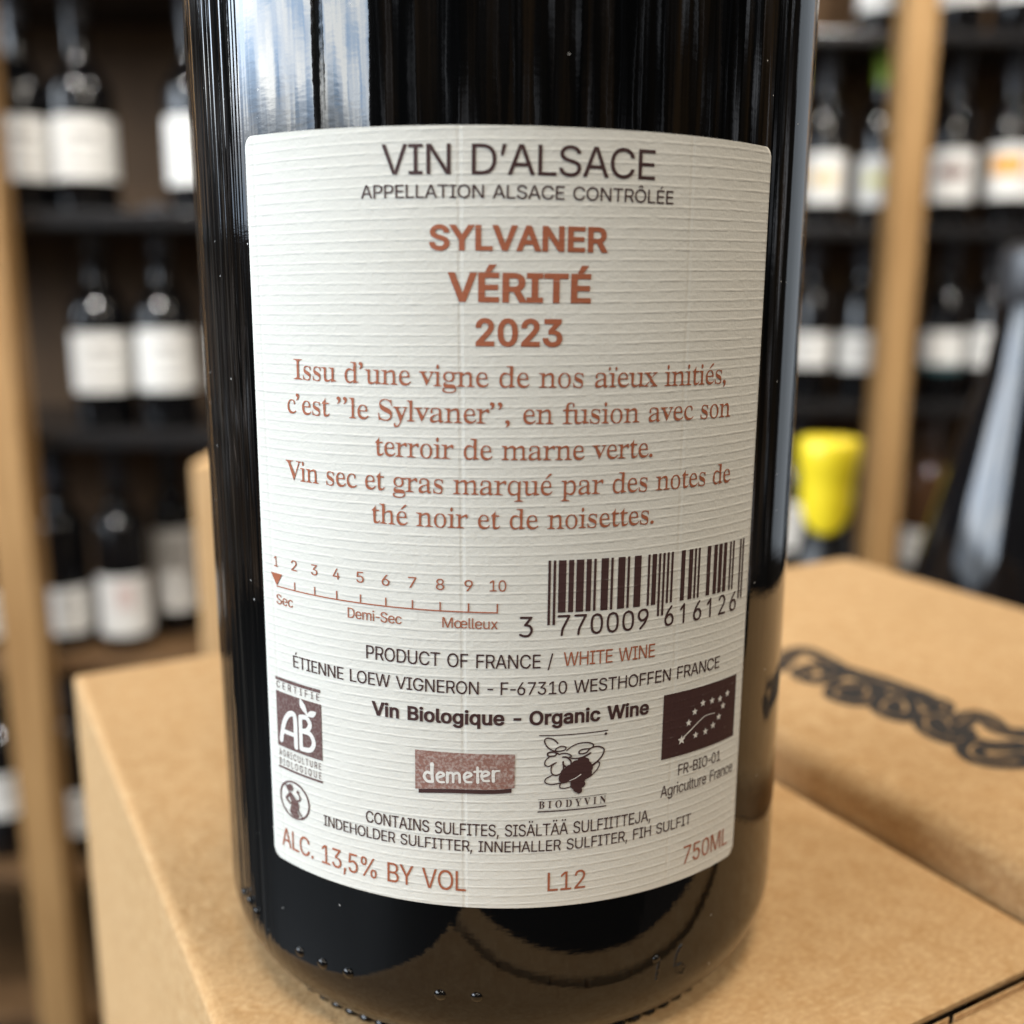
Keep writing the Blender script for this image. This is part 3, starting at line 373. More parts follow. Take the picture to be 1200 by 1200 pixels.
def paper_height(n):
    u, v, o = cyl(n)
    uv = n.node('ShaderNodeCombineXYZ', {0: n.math('MULTIPLY', u, 0.16), 1: n.math('MULTIPLY', v, 1.0), 2: 0.0})
    wob = n.noise(uv, 0.8, 2)
    vv = n.math('ADD', n.math('ADD', v, n.math('MULTIPLY', n.math('SUBTRACT', wob, 0.5), 0.22)), n.math('MULTIPLY', u, -0.0102))
    ph = n.math('FRACT', n.math('DIVIDE', vv, 0.97))
    # laid paper: a narrow crest, a long shallow trough
    tri = n.math('ABSOLUTE', n.math('SUBTRACT', ph, 0.5))
    crest = n.node('ShaderNodeMapRange', {0: tri, 1: 0.01, 2: 0.22, 3: 1.0, 4: 0.0}, interpolation_type='SMOOTHSTEP')
    amp = n.noise(n.node('ShaderNodeCombineXYZ', {0: n.math('MULTIPLY', u, 0.5), 1: n.math('MULTIPLY', v, 0.9), 2: 3.0}), 1.0, 2)
    crest = n.math('MULTIPLY', crest, n.ramp(amp, 0.22, 0.66))
    # chain lines
    cu = n.math('FRACT', n.math('DIVIDE', n.math('ADD', u, 28.92 + 0.1), 22.75))
    cd = n.math('MULTIPLY', n.math('ABSOLUTE', n.math('SUBTRACT', cu, 0.115)), 22.75)
    groove = n.node('ShaderNodeMapRange', {0: cd, 1: 0.04, 2: 0.34, 3: 1.0, 4: 0.0}, interpolation_type='SMOOTHSTEP')
    fib = n.noise(o, 2600.0, 4, 0.65)
    grain = n.noise(n.scaled(o, 1, 1, 1.7), 900.0, 2)
    h = n.math('SUBTRACT', crest, n.math('MULTIPLY', groove, 0.95))
    h = n.math('ADD', h, n.math('ADD', n.math('MULTIPLY', fib, 1.25), n.math('MULTIPLY', grain, 1.0)))
    return h, crest, fib, o


def paper_mat():
    n = N('laid_paper')
    h, crest, fib, o = paper_height(n)
    tone = n.noise(o, 120.0, 3)
    c = n.mix(tone, rgb(0.69, 0.667, 0.592), rgb(0.75, 0.727, 0.655))
    n.set(Base_Color=c, Roughness=0.75, Specular_IOR_Level=0.25)
    n.bump(h, 0.46, 0.00008)
    return n.m


def ink_mat(name, col, gap=0.25, grainy=0.0):
    n = N(name)
    h, crest, fib, o = paper_height(n)
    k = n.math('MULTIPLY', n.ramp(crest, 0.72, 1.0), n.math('MULTIPLY', n.ramp(fib, 0.45, 0.62), gap))
    if grainy:
        g = n.noise(o, 3400.0, 2, 0.5)
        k = n.math('MAXIMUM', k, n.math('MULTIPLY', n.ramp(g, 0.42, 0.68), grainy))
    c = n.mix(k, rgb(*col), rgb(0.74, 0.71, 0.65))
    n.set(Base_Color=c, Roughness=0.6, Specular_IOR_Level=0.3)
    n.bump(h, 0.22, 0.000085)
    return n.m


def glass_mat(name, col, streak=0.0, dust_and_glints=False, rough=0.035):
    n = N(name)
    if streak:
        u, v, o = cyl(n)
        th = n.math('DIVIDE', u, R)
        a = n.noise(n.node('ShaderNodeCombineXYZ', {0: n.math('MULTIPLY', th, 42.0), 1: n.math('MULTIPLY', v, 0.018), 2: 0.0}), 1.0, 1, 0.5)
        b = n.noise(n.node('ShaderNodeCombineXYZ', {0: n.math('MULTIPLY', th, 7.0), 1: n.math('MULTIPLY', v, 0.03), 2: 4.0}), 1.0, 2, 0.5)
        d = n.noise(n.node('ShaderNodeCombineXYZ', {0: n.math('MULTIPLY', u, 0.6), 1: n.math('MULTIPLY', v, 1.6), 2: 8.0}), 1.0, 2, 0.5)
        left = n.node('ShaderNodeMapRange', {0: th, 1: -0.95, 2: -0.72, 3: 3.6, 4: 0.10}, clamp=True)
        h = n.math('ADD', n.math('MULTIPLY', n.math('MULTIPLY', a, left), 1.0), n.math('ADD', n.math('MULTIPLY', b, 0.55), n.math('MULTIPLY', d, 0.05)))
        n.bump(h, streak, 0.00022)
        if dust_and_glints:
            vo = n.node('ShaderNodeTexVoronoi', {'Vector': o, 'Scale': 520.0}, out=0)
            sel = n.noise(o, 170.0, 1)
            k = n.math('MULTIPLY', n.math('LESS_THAN', vo, 0.050), n.math('GREATER_THAN', sel, 0.56))
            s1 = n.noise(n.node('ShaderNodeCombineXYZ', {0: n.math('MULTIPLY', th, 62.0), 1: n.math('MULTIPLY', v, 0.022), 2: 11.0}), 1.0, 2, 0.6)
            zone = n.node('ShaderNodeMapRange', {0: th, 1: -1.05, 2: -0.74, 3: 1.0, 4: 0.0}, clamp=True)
            glints = n.math('MULTIPLY', n.math('MULTIPLY', n.ramp(s1, 0.55, 0.74), zone), 0.8)
            base = n.mix(glints, rgb(*col), rgb(0.075, 0.066, 0.055))  # pale reflection streaks painted into the glass colour on the left
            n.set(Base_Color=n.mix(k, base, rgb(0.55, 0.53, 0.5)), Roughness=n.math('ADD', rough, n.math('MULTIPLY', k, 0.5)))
        else:
            n.set(Base_Color=rgb(*col), Roughness=rough)
    else:
        n.set(Base_Color=rgb(*col), Roughness=rough)
    n.set(IOR=1.47)
    return n.m


def card_mat(name='kraft_cardboard', k=1.0):
    n = N(name)
    o = n.obj()
    big = n.noise(o, 22.0, 3)
    mid = n.noise(n.scaled(o, 1, 1, 2.5), 260.0, 4, 0.62)
    fine = n.noise(o, 1500.0, 3, 0.6)
    c = n.mix(n.ramp(big, 0.3, 0.7), rgb(0.430 * k, 0.252 * k, 0.105 * k), rgb(0.500 * k, 0.298 * k, 0.130 * k))
    c = n.mix(n.ramp(mid, 0.35, 0.75), c, rgb(0.565 * k, 0.37 * k, 0.185 * k))
    spk = n.noise(n.scaled(o, 1, 1.5, 1), 950.0, 3, 0.55)
    c = n.mix(n.math('MULTIPLY', n.ramp(spk, 0.50, 0.70), 0.45), c, rgb(0.69 * k, 0.48 * k, 0.255 * k))
    c = n.mix(n.math('MULTIPLY', n.ramp(spk, 0.48, 0.28), 0.42), c, rgb(0.36 * k, 0.20 * k, 0.080 * k))
    c = n.mix(n.math('MULTIPLY', n.ramp(fine, 0.55, 0.8), 0.45), c, rgb(0.36 * k, 0.20 * k, 0.085 * k))
    n.set(Base_Color=c, Roughness=0.72, Specular_IOR_Level=0.3)
    n.bump(n.math('ADD', n.math('MULTIPLY', big, 5.0), n.math('ADD', n.math('MULTIPLY', mid, 1.2), n.math('MULTIPLY', spk, 0.7))), 0.55, 0.00035)
    return n.m


def wood_mat(name, a, b, along='z'):
    n = N(name)
    o = n.obj()
    v = n.scaled(o, 18, 18, 1.2) if along == 'z' else n.scaled(o, 1.2, 18, 18)
    g = n.noise(v, 3.0, 5, 0.68)
    n.set(Base_Color=n.mix(n.ramp(g, 0.3, 0.7), rgb(*a), rgb(*b)), Roughness=0.6, Specular_IOR_Level=0.3)
    n.bump(g, 0.2, 0.001)
    return n.m


def plain_mat(name, col, rough=0.6, var=0.12, scale=40.0):
    n = N(name)
    t = n.noise(n.obj(), scale, 3)
    n.set(Base_Color=n.mix(t, rgb(*[c * (1 - var) for c in col]), rgb(*[min(1, c * (1 + var)) for c in col])), Roughness=rough)
    return n.m


M_PAPER = paper_mat()
INK_DARK = ink_mat('dark_brown_ink', (0.058, 0.026, 0.024), 0.16)
INK_RUST = ink_mat('rust_ink', (0.37, 0.115, 0.055), 0.20)
INK_BADGE = ink_mat('brown_badge_ink', (0.125, 0.062, 0.054), 0.30, 0.12)
INK_TAN = ink_mat('tan_badge_ink', (0.275, 0.140, 0.108), 0.45, 0.34)
INK_WHITE = ink_mat('bare_paper', (0.76, 0.73, 0.67), 0.0)
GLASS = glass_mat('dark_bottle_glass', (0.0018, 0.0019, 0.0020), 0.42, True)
GLASS_BG = glass_mat('shelf_bottle_glass', (0.003, 0.003, 0.0035), 0, False, 0.04)
GLASS_AMBER = glass_mat('brown_bottle_glass', (0.055, 0.026, 0.012), 0, False, 0.12)
GLASS_DULL = glass_mat('dusty_bottle_glass', (0.004, 0.004, 0.004), 0, False, 0.35)
CARD = card_mat()
CARD_PALE = card_mat('pale_cardboard', 1.05)
CARD_INK = plain_mat('carton_print_ink', (0.022, 0.018, 0.016), 0.7)
SLOT_SHADE = plain_mat('slot_shadow_board', (0.03, 0.02, 0.012), 0.9)  # the slot's shade put into the board colour
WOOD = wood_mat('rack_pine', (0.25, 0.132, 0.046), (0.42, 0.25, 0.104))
WOOD_SHADED = wood_mat('rack_pine_shaded', (0.075, 0.038, 0.015), (0.125, 0.068, 0.028))  # rack pine darkened to stand for shade inside the racks
SHELF_BLACK = plain_mat('shelf_black', (0.012, 0.011, 0.011), 0.25)
WAX = plain_mat('yellow_wax', (0.78, 0.60, 0.02), 0.35, 0.05)
LAB_WHITE = plain_mat('shelf_label_white', (0.74, 0.73, 0.70), 0.7, 0.06)
FLOOR_M = plain_mat('floor_grey', (0.022, 0.021, 0.020), 0.5)
WALL_M = plain_mat('wall_dark', (0.05, 0.04, 0.032), 0.8)
COUNTER_M = wood_mat('counter_wood', (0.022, 0.019, 0.018), (0.034, 0.028, 0.026), 'x')

# ------------------------------------------------------------------ glyph outlines and 2-D filling
GL = {}
for _ln in GLYPHS.strip('\n').split('\n'):
    _p = _ln.split('\t')
    GL[_p[0]] = {}
    for _g in _p[1:]:
        _q = _g.split('|')
        GL[_p[0]][_q[0]] = (int(_q[1]), [[(float(a), float(b)) for a, b in zip(c.split()[::2], c.split()[1::2])] for c in _q[2:]])


def fill(contours, holes=()):
    """triangulate the non-zero-winding union of closed outlines"""
    vs, es = [], []
    for c in list(contours) + list(holes):
        k = len(vs)
        vs += [Vector(p) for p in c]
        es += [(k + i, k + (i + 1) % len(c)) for i in range(len(c))]
    co, _, fs, _, _, _ = delaunay_2d_cdt(vs, es, [], 0, 1e-6)
    co = np.array([(p[0], p[1]) for p in co])
    fs = [f for f in fs if len(f) == 3]
    cen = co[np.array(fs)].mean(axis=1)
    X, Y = cen[:, 0], cen[:, 1]

    def winding(cs):
        w = np.zeros(len(fs), int)
        for c in cs:
            for i in range(len(c)):
                (ax, ay), (bx, by) = c[i], c[(i + 1) % len(c)]
                cr = (bx - ax) * (Y - ay) - (by - ay) * (X - ax)
                w += ((ay <= Y) & (by > Y) & (cr > 0)).astype(int)
                w -= ((ay > Y) & (by <= Y) & (cr < 0)).astype(int)
        return w

    w = winding(contours)
    if holes:
        w = np.where(winding(holes) != 0, 0, w)
    keep = [f for f, q in zip(fs, w) if q != 0]
    out = []
    for a, b, c in keep:
        A, B, C = co[a], co[b], co[c]
        if (B[0] - A[0]) * (C[1] - A[1]) - (B[1] - A[1]) * (C[0] - A[0]) < 0:
            b, c = c, b
        out.append((a, b, c))
    return co, out


def ccw(c):
    a = sum(c[i][0] * c[(i + 1) % len(c)][1] - c[(i + 1) % len(c)][0] * c[i][1] for i in range(len(c)))
    return c if a > 0 else c[::-1]


def disc(x, y, r, n=10, ry=None, rot=0.0):
    ry = ry or r
    return [(x + r * cos(2 * pi * i / n) * cos(rot) - ry * sin(2 * pi * i / n) * sin(rot),
             y + r * cos(2 * pi * i / n) * sin(rot) + ry * sin(2 * pi * i / n) * cos(rot)) for i in range(n)]


def spline(pts, k=6):
    P = [pts[0]] + list(pts) + [pts[-1]]
    out = []
    for i in range(1, len(P) - 2):
        a, b, c, d = P[i - 1], P[i], P[i + 1], P[i + 2]
        for j in range(k):
            t = j / k
            out.append(tuple(0.5 * (2 * b[q] + (c[q] - a[q]) * t + (2 * a[q] - 5 * b[q] + 4 * c[q] - d[q]) * t * t
                                    + (3 * b[q] - a[q] - 3 * c[q] + d[q]) * t ** 3) for q in (0, 1)))
    out.append(tuple(pts[-1]))
    return out


def stroke(pts, w, w1=None, cap=True):
    """outlines (to be unioned) of a pen line; w is the full width, tapering to w1"""
    cs = []
    n = len(pts)
    w1 = w if w1 is None else w1
    ww = [(w + (w1 - w) * i / max(1, n - 1)) / 2 for i in range(n)]
    for i in range(n - 1):
        (x0, y0), (x1, y1) = pts[i], pts[i + 1]
        L = hypot(x1 - x0, y1 - y0)
        if L < 1e-9:
            continue
        nx, ny = -(y1 - y0) / L, (x1 - x0) / L
        cs.append(ccw([(x0 - nx * ww[i], y0 - ny * ww[i]), (x1 - nx * ww[i + 1], y1 - ny * ww[i + 1]),
                       (x1 + nx * ww[i + 1], y1 + ny * ww[i + 1]), (x0 + nx * ww[i], y0 + ny * ww[i])]))
    for i, (x, y) in enumerate(pts):
        if cap or 0 < i < n - 1:
            cs.append(disc(x, y, ww[i] * 0.995, 8))
    return cs


_cache = {}


def glyph(st, ch):
    if (st, ch) not in _cache:
        _cache[(st, ch)] = fill(GL[st][ch][1])
    return _cache[(st, ch)]


SPACE = {'s': 278, 'b': 300, 't': 262, 'w': 300}
CAPH = {k: max(p[1] for c in GL[k]['I'][1] for p in c) for k in ('s', 't', 'w')}
CAPH['b'] = max(p[1] for c in GL['b']['V'][1] for p in c)
BASE = {k: 0 for k in GL}
BASE['b'] = min(p[1] for c in GL['b']['V'][1] for p in c)


class Print:
    """flat artwork in label millimetres (u right, v up from the label's top edge) gathered into one mesh"""

    def __init__(s):
        s.v, s.f, s.m = [], [], []

    def add(s, co, tris, mi=0, lift=0.0):
        k = len(s.v)
        s.v += [(p[0], p[1], lift) for p in co]
        s.f += [tuple(k + i for i in t) for t in tris]
        s.m += [mi] * len(tris)

    def shape(s, contours, mi=0, lift=0.0):
        co, tr = fill(contours)
        s.add(co, tr, mi, lift)

    def strip(s, u0, u1, va, vb, mi=0, lift=0.0):
        """patch between two curves v = va(u) (low) and vb(u) (high)"""
        n = max(1, int(abs(u1 - u0) / 0.9))
        k = len(s.v)
        fa = va if callable(va) else (lambda u: va)
        fb = vb if callable(vb) else (lambda u: vb)
        for i in range(n + 1):
            u = u0 + (u1 - u0) * i / n
            s.v += [(u, fa(u), lift), (u, fb(u), lift)]
        for i in range(n):
            a = k + 2 * i
            s.f.append((a, a + 2, a + 3, a + 1))
            s.m.append(mi)

    def text(s, st, txt, u0, u1, v, cap, mi=0, lift=0.0, track=None):
        track = {'s': -26, 'b': -34}.get(st, 0) if track is None else track
        sy = cap / (CAPH[st] - BASE[st])
        x, items, lo, hi = 0.0, [], 1e9, -1e9
        for ch in txt:
            if ch == ' ':
                x += SPACE[st] + track
                continue
            adv, cs = GL[st][ch]
            if ch == '-':
                adv, x = adv - 90, x - 45
            xs = [p[0] for c in cs for p in c]
            lo, hi = min(lo, x + min(xs)), max(hi, x + max(xs))
            items.append((ch, x))
            x += adv + track
        sx = (u1 - u0) / (hi - lo)
        for ch, x in items:
            co, tr = glyph(st, ch)
            s.add([(u0 + (x + p[0] - lo) * sx, v + (p[1] - BASE[st]) * sy) for p in co], tr, mi, lift)

    def build(s, name, mats, parent, label=None):
        V = [wrap(u, v, PAPER_T + 0.055 + l) for u, v, l in s.v]
        o = mesh_ob(name, V, s.f, mats, parent, s.m)
        if label:
            o['label'] = label
        return o


TH0, TILT, LABEL_W, LABEL_H, LABEL_TOP, PAPER_T = 0.042874, -0.01021, 58.70, 78.23, 98.61, 0.14


def wrap(u, v, lift):
    s, t = u / R, v / R
    th = TH0 + cos(TILT) * s - sin(TILT) * t
    z = LABEL_TOP + (sin(TILT) * s + cos(TILT) * t) * R
    r = R + lift
    return (r * sin(th) * MM, -r * cos(th) * MM, z * MM)


# ------------------------------------------------------------------ the setting
def structure_box(name, x0, x1, y0, y1, z0, z1, mat):
    bm = bmesh.new()
    box_bm(bm, x0, x1, y0, y1, z0, z1)
    return structure(bm_ob(name, bm, mat, smooth=False))


FLOOR_Z, COUNTER_Z = -1.12, -0.30
structure_box('floor', -4, 4, -3, 4, FLOOR_Z - 0.05, FLOOR_Z, FLOOR_M)
structure_box('back_wall', -4, 4, 2.6, 2.7, FLOOR_Z, 2.4, WALL_M)
bm = bmesh.new()
box_bm(bm, -0.16, 0.66, -0.30, 0.80, COUNTER_Z - 0.04, COUNTER_Z, 0.003)
for lx in (-0.13, 0.59):
    for ly in (-0.26, 0.72):
        box_bm(bm, lx, lx + 0.05, ly, ly + 0.05, FLOOR_Z, COUNTER_Z - 0.041)
structure(bm_ob('counter', bm, COUNTER_M, smooth=False))

# ------------------------------------------------------------------ the wine bottle
hero = empty('wine_bottle', (0, 0, 0), 'dark glass wine bottle with cream back label, standing on cardboard carton in front', 'wine bottle')
prof = [(0.5, 14), (8, 13), (16, 9), (23, 3), (27, 0.6), (29.0, 0.0), (32.0, 0.0), (32.5, 0.45)]
for i in range(1, 15):
    a = (pi / 2) * i / 14
    prof.append((29.4 + 7.6 * sin(a), 9.6 - 9.35 * cos(a)) if i > 1 else (32.0, 0.95))
prof += [(37, z) for z in (14, 20, 30, 45, 60, 75, 90, 105, 120, 140, 165)]
prof += [(36.5, 180), (34.5, 200), (30, 225), (23.5, 250), (18, 270), (15.2, 288), (14.2, 305), (14.0, 318),
         (15.4, 319), (15.6, 326), (14.6, 328), (14.4, 330), (11, 330.5), (0.3, 330.5)]
prof = [(r * MM, z * MM) for r, z in prof]


def knurl(a, j, r, z):
    if 5 <= j <= 8:                       # the notched ring the bottle stands on
        k = abs(sin(a * 46)) ** 0.7
        r += (0.95 * k - 0.45) * MM * (1 if j < 8 else 0.4)
    return r, z


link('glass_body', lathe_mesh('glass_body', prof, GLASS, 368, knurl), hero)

# raised dots and a mould number on the heel
PR = [(r / MM, z / MM) for r, z in prof]


def heel_point(px, py):
    """where a ray of the camera meets the bottle's profile"""
    d = ray(px, py).normalized()
    t = 0.08
    while t < 0.2:
        p = (CAM_POS + d * t) / MM
        r = hypot(p.x, p.y)
        z = p.z
        rr = 0
        for (r0, z0), (r1, z1) in zip(PR[7:30], PR[8:31]):
            if z0 <= z <= z1 and z1 > z0:
                rr = r0 + (r1 - r0) * (z - z0) / (z1 - z0)
        if r <= rr:
            return p * MM
        t += 0.0001
    return None


bm = bmesh.new()


def bead(p, rad):
    if p is None:
        return
    n = Vector((p.x, p.y, -0.012)).normalized()          # low domes, half sunk in the wall
    q = n.to_track_quat('Z', 'Y').to_matrix().to_4x4()
    bmesh.ops.create_uvsphere(bm, u_segments=14, v_segments=8, radius=rad, matrix=Matrix.Translation(p - n * rad * 0.1) @ q @ Matrix.Diagonal((0.95, 0.95, 0.55, 1)))


for px, py, r in ((351.5, 1116, 0.75), (378, 1130, 0.8), (408, 1141.3, 0.8), (516, 1166.7, 0.8), (558.7, 1169.3, 0.75),
                  (769, 1124, 0.6), (286, 1046, 0.6), (293, 1056, 0.7), (301, 1069, 0.7)):
    bead(heel_point(px, py), r * MM)
for pts in (((798, 1109), (793, 1120), (791, 1132), (794, 1141), (800, 1141), (802, 1134), (797, 1130), (792, 1134)),
            ((773, 1126), (771, 1138), (769, 1150))):
    for i in range(len(pts) - 1):
        for k in range(5):
            t = k / 5
            bead(heel_point(pts[i][0] + (pts[i + 1][0] - pts[i][0]) * t, pts[i][1] + (pts[i + 1][1] - pts[i][1]) * t), 0.32 * MM)
bm_ob('embossed_mark', bm, GLASS, hero)

# back label: a sheet of laid paper with rounded corners and a cut edge
CR = 1.15
rows = [0.0]
for i in range(1, 9):
    rows.append(CR * (1 - cos(pi / 2 * i / 8)))
rows += list(np.linspace(CR + 2, LABEL_H - CR - 2, 34))
rows += [LABEL_H - q for q in rows[8::-1]]
NU = 110
V, F = [], []
for v in rows:
    d = min(v, LABEL_H - v)
    inset = CR - math.sqrt(max(0, CR * CR - (CR - d) ** 2)) if d < CR else 0
    for i in range(NU + 1):
        u = (-LABEL_W / 2 + inset) + (LABEL_W - 2 * inset) * i / NU
        V.append(wrap(u, -v, PAPER_T))
nr = len(rows)
for j in range(nr - 1):
    for i in range(NU):
        a = j * (NU + 1) + i
        F.append((a, a + NU + 1, a + NU + 2, a + 1))
rim = [i for i in range(NU + 1)] + [j * (NU + 1) + NU for j in range(1, nr)] + \
      [(nr - 1) * (NU + 1) + i for i in range(NU - 1, -1, -1)] + [j * (NU + 1) for j in range(nr - 2, 0, -1)]
k0 = len(V)
for i in rim:
    x, y, z = V[i]
    q = (R - 0.05) / (R + PAPER_T)
    V.append((x * q, y * q, z))
n_r = len(rim)
for i in range(n_r):
    F.append((rim[i], rim[(i + 1) % n_r], k0 + (i + 1) % n_r, k0 + i))
back_label = mesh_ob('back_label', V, F, M_PAPER, hero, None, False)
back_label['label'] = 'cream laid paper back label with rounded corners'
me = back_label.data
me.polygons.foreach_set('use_smooth', [i < (nr - 1) * NU for i in range(len(me.polygons))])

DK, RU = [INK_DARK], [INK_RUST]


def line(name, st, txt, u0, u1, v, cap, mats, track=None):
    p = Print()
    p.text(st, txt, u0, u1, v, cap, track=track)
    return p.build(name, mats, back_label)


line('region_heading', 's', "VIN D’ALSACE", -12.53, 13.28, -4.24, 2.66, DK)
line('appellation_line', 's', "APPELLATION ALSACE CONTRÔLÉE", -14.69, 15.42, -6.32, 1.19, DK)
line('grape_heading', 'b', "SYLVANER", -8.02, 8.70, -10.97, 2.30, RU)
line('cuvee_heading', 'b', "VÉRITÉ", -6.28, 7.15, -15.62, 2.70, RU)
line('vintage_heading', 'b', "2023", -3.66, 4.50, -19.67, 2.58, RU)
line('description_line', 't', "Issu d’une vigne de nos aïeux initiés,", -23.16, 23.36, -23.50, 2.02, RU)
line('description_line', 't', "c’est ”le Sylvaner”, en fusion avec son", -24.19, 24.35, -26.96, 2.02, RU)
line('description_line', 't', "terroir de marne verte.", -13.61, 14.20, -30.45, 2.02, RU)
line('description_line', 't', "Vin sec et gras marqué par des notes de", -24.75, 24.92, -33.88, 2.06, RU)
line('description_line', 't', "thé noir et de noisettes.", -14.10, 14.64, -37.24, 2.02, RU)

# sweetness scale, 1 to 10
p = Print()
T0, DT = -26.90, 2.837
for i in range(10):
    c = T0 + DT * i
    if i < 9:
        hw = 0.30 if i == 0 else 0.42
        p.text('s', str(i + 1), c - hw, c + hw, -43.58, 1.14)
    else:
        p.text('s', '10', c - 0.76, c + 0.86, -43.54, 1.14)
    if i:
        p.strip(c - 0.07, c + 0.07, -45.66, -44.82)
p.strip(T0 - 0.05, T0 + 9 * DT + 0.07, -45.80, -45.665)
p.shape([[(T0 - 0.92, -44.30), (T0 + 0.03, -45.66), (T0 + 0.95, -44.30)][::-1]], 0, 0.012)
p.text('s', 'Sec', -27.05, -24.42, -47.70, 1.10)
p.text('s', 'Demi-Sec', -17.09, -11.04, -47.46, 1.08)
p.text('s', 'Mœlleux', -6.82, -1.30, -47.44, 1.08)
p.build('sweetness_scale', RU, back_label)

# EAN-13 bar code
LC = ['0001101', '0011001', '0010011', '0111101', '0100011', '0110001', '0101111', '0111011', '0110111', '0001011']
GC = [''.join('1' if b == '0' else '0' for b in c)[::-1] for c in LC]
RC = [''.join('1' if b == '0' else '0' for b in c) for c in LC]
par = 'LLGGGL'
bits = '101' + ''.join((LC if q == 'L' else GC)[int(d)] for d, q in zip('770009', par)) + '01010' + ''.join(RC[int(d)] for d in '616126') + '101'
p = Print()
B0, B1 = 3.60, 28.10
mod = (B1 - B0) / 95
i = 0
while i < 95:
    if bits[i] == '1':
        j = i
        while j < 95 and bits[j] == '1':
            j += 1
        guard = i < 3 or 45 <= i < 50 or i >= 92
        p.strip(B0 + i * mod + 0.012, B0 + j * mod + 0.012, -47.05 if guard else -45.78, -40.42)
        i = j
    else:
        i += 1
OCR = {  # digits drawn with an even pen in a 1 x 1 box
    '0': [spline([(.5, 1), (.2, .88), (.1, .5), (.2, .12), (.5, 0), (.8, .12), (.9, .5), (.8, .88), (.5, 1)], 4)],
    '1': [[(.18, .74), (.52, 1), (.52, 0)]],
    '2': [spline([(.12, .82), (.3, .98), (.62, .98), (.84, .76), (.72, .5), (.4, .24), (.12, .0)], 4) + [(.9, 0)]],
    '3': [[(.14, 1), (.86, 1), (.44, .6)] + spline([(.44, .6), (.76, .54), (.9, .32), (.74, .06), (.4, 0), (.1, .08)], 4)],
    '6': [spline([(.72, 1), (.36, .72), (.13, .34), (.24, .06), (.52, 0), (.82, .1), (.88, .36), (.68, .56), (.4, .54), (.16, .38)], 4)],
    '7': [[(.1, 1), (.9, 1)] + spline([(.9, 1), (.62, .6), (.42, .3), (.36, 0)], 4)],
    '9': [spline([(.28, 0), (.64, .28), (.87, .66), (.76, .94), (.48, 1), (.18, .9), (.12, .64), (.32, .44), (.6, .46), (.84, .62)], 4)]}


def ocr(ch, u0, w, v, h):
    cs = []
    for s_ in OCR[ch]:
        cs += stroke([(u0 + x * w, v + y * h) for x, y in s_], 0.235)
    p.shape(cs)


ocr('3', 0.78, 1.42, -48.16, 1.92)
for k, d in enumerate('770009'):
    ocr(d, 4.60 + k * 1.715, 1.36, -48.12, 1.95)
for k, d in enumerate('616126'):
    ocr(d, 16.40 + k * 1.90, 1.22, -48.18, 1.95)
p.build('barcode', DK, back_label)

p = Print()
p.text('s', "PRODUCT OF FRANCE /", -15.0, 4.28, -51.55, 1.45, 0)
p.text('s', "WHITE WINE", 5.35, 15.42, -51.42, 1.45, 1)
p.build('origin_line', [INK_DARK, INK_RUST], back_label)
line('producer_line', 's', "ÉTIENNE LOEW VIGNERON - F-67310 WESTHOFFEN FRANCE", -24.68, 24.72, -54.36, 1.36, DK)
line('organic_line', 'b', "Vin Biologique - Organic Wine", -14.48, 14.98, -57.64, 1.55, DK)

# organic farming badge on the left
p = Print()
p.strip(-27.80, -20.90, -56.47, -56.10)
p.text('s', 'CERTIFIE', -27.62, -21.05, -57.36, 0.78, 0, 0, 300)
p.strip(-27.76, -20.84, -64.18, -57.74)
A0, AW, AV, AH = -27.3, 6.2, -63.9, 6.0


def AB(pts, w):
    return stroke([(-27.78 + x * 6.94, -64.18 + y * 6.44) for x, y in pts], w)


p.shape(AB(spline([(.10, .12), (.17, .42), (.28, .62), (.40, .68), (.445, .60), (.45, .30), (.45, .09)]), 0.62) +
        AB([(.16, .30), (.43, .30)], 0.50), 1, 0.025)
p.shape(AB([(.565, .64), (.565, .10)], 0.56) +
        AB(spline([(.565, .67), (.70, .69), (.77, .58), (.70, .46), (.60, .43)]), 0.56) +
        AB(spline([(.60, .43), (.76, .42), (.84, .28), (.76, .13), (.565, .10)]), 0.56), 1, 0.025)
lf = lambda pts: [(-27.78 + x * 6.94, -64.18 + y * 6.44) for x, y in pts]
p.shape([ccw(lf(spline([(.70, .74), (.57, .86), (.575, 1.0), (.68, .90), (.725, .76)])))], 1, 0.025)
p.shape([ccw(lf(spline([(.70, .74), (.78, .83), (.90, .84), (.85, .74), (.72, .72)])))], 1, 0.025)
p.text('s', 'AGRICULTURE', -27.6, -21.05, -65.32, 0.80, 0, 0, 160)
p.text('s', 'BIOLOGIQUE', -27.6, -21.05, -66.40, 0.80, 0, 0, 210)
p.strip(-27.76, -20.90, -66.82, -66.56)
p.build('organic_badge', [INK_BADGE, INK_WHITE], back_label, 'square brown organic farming badge')

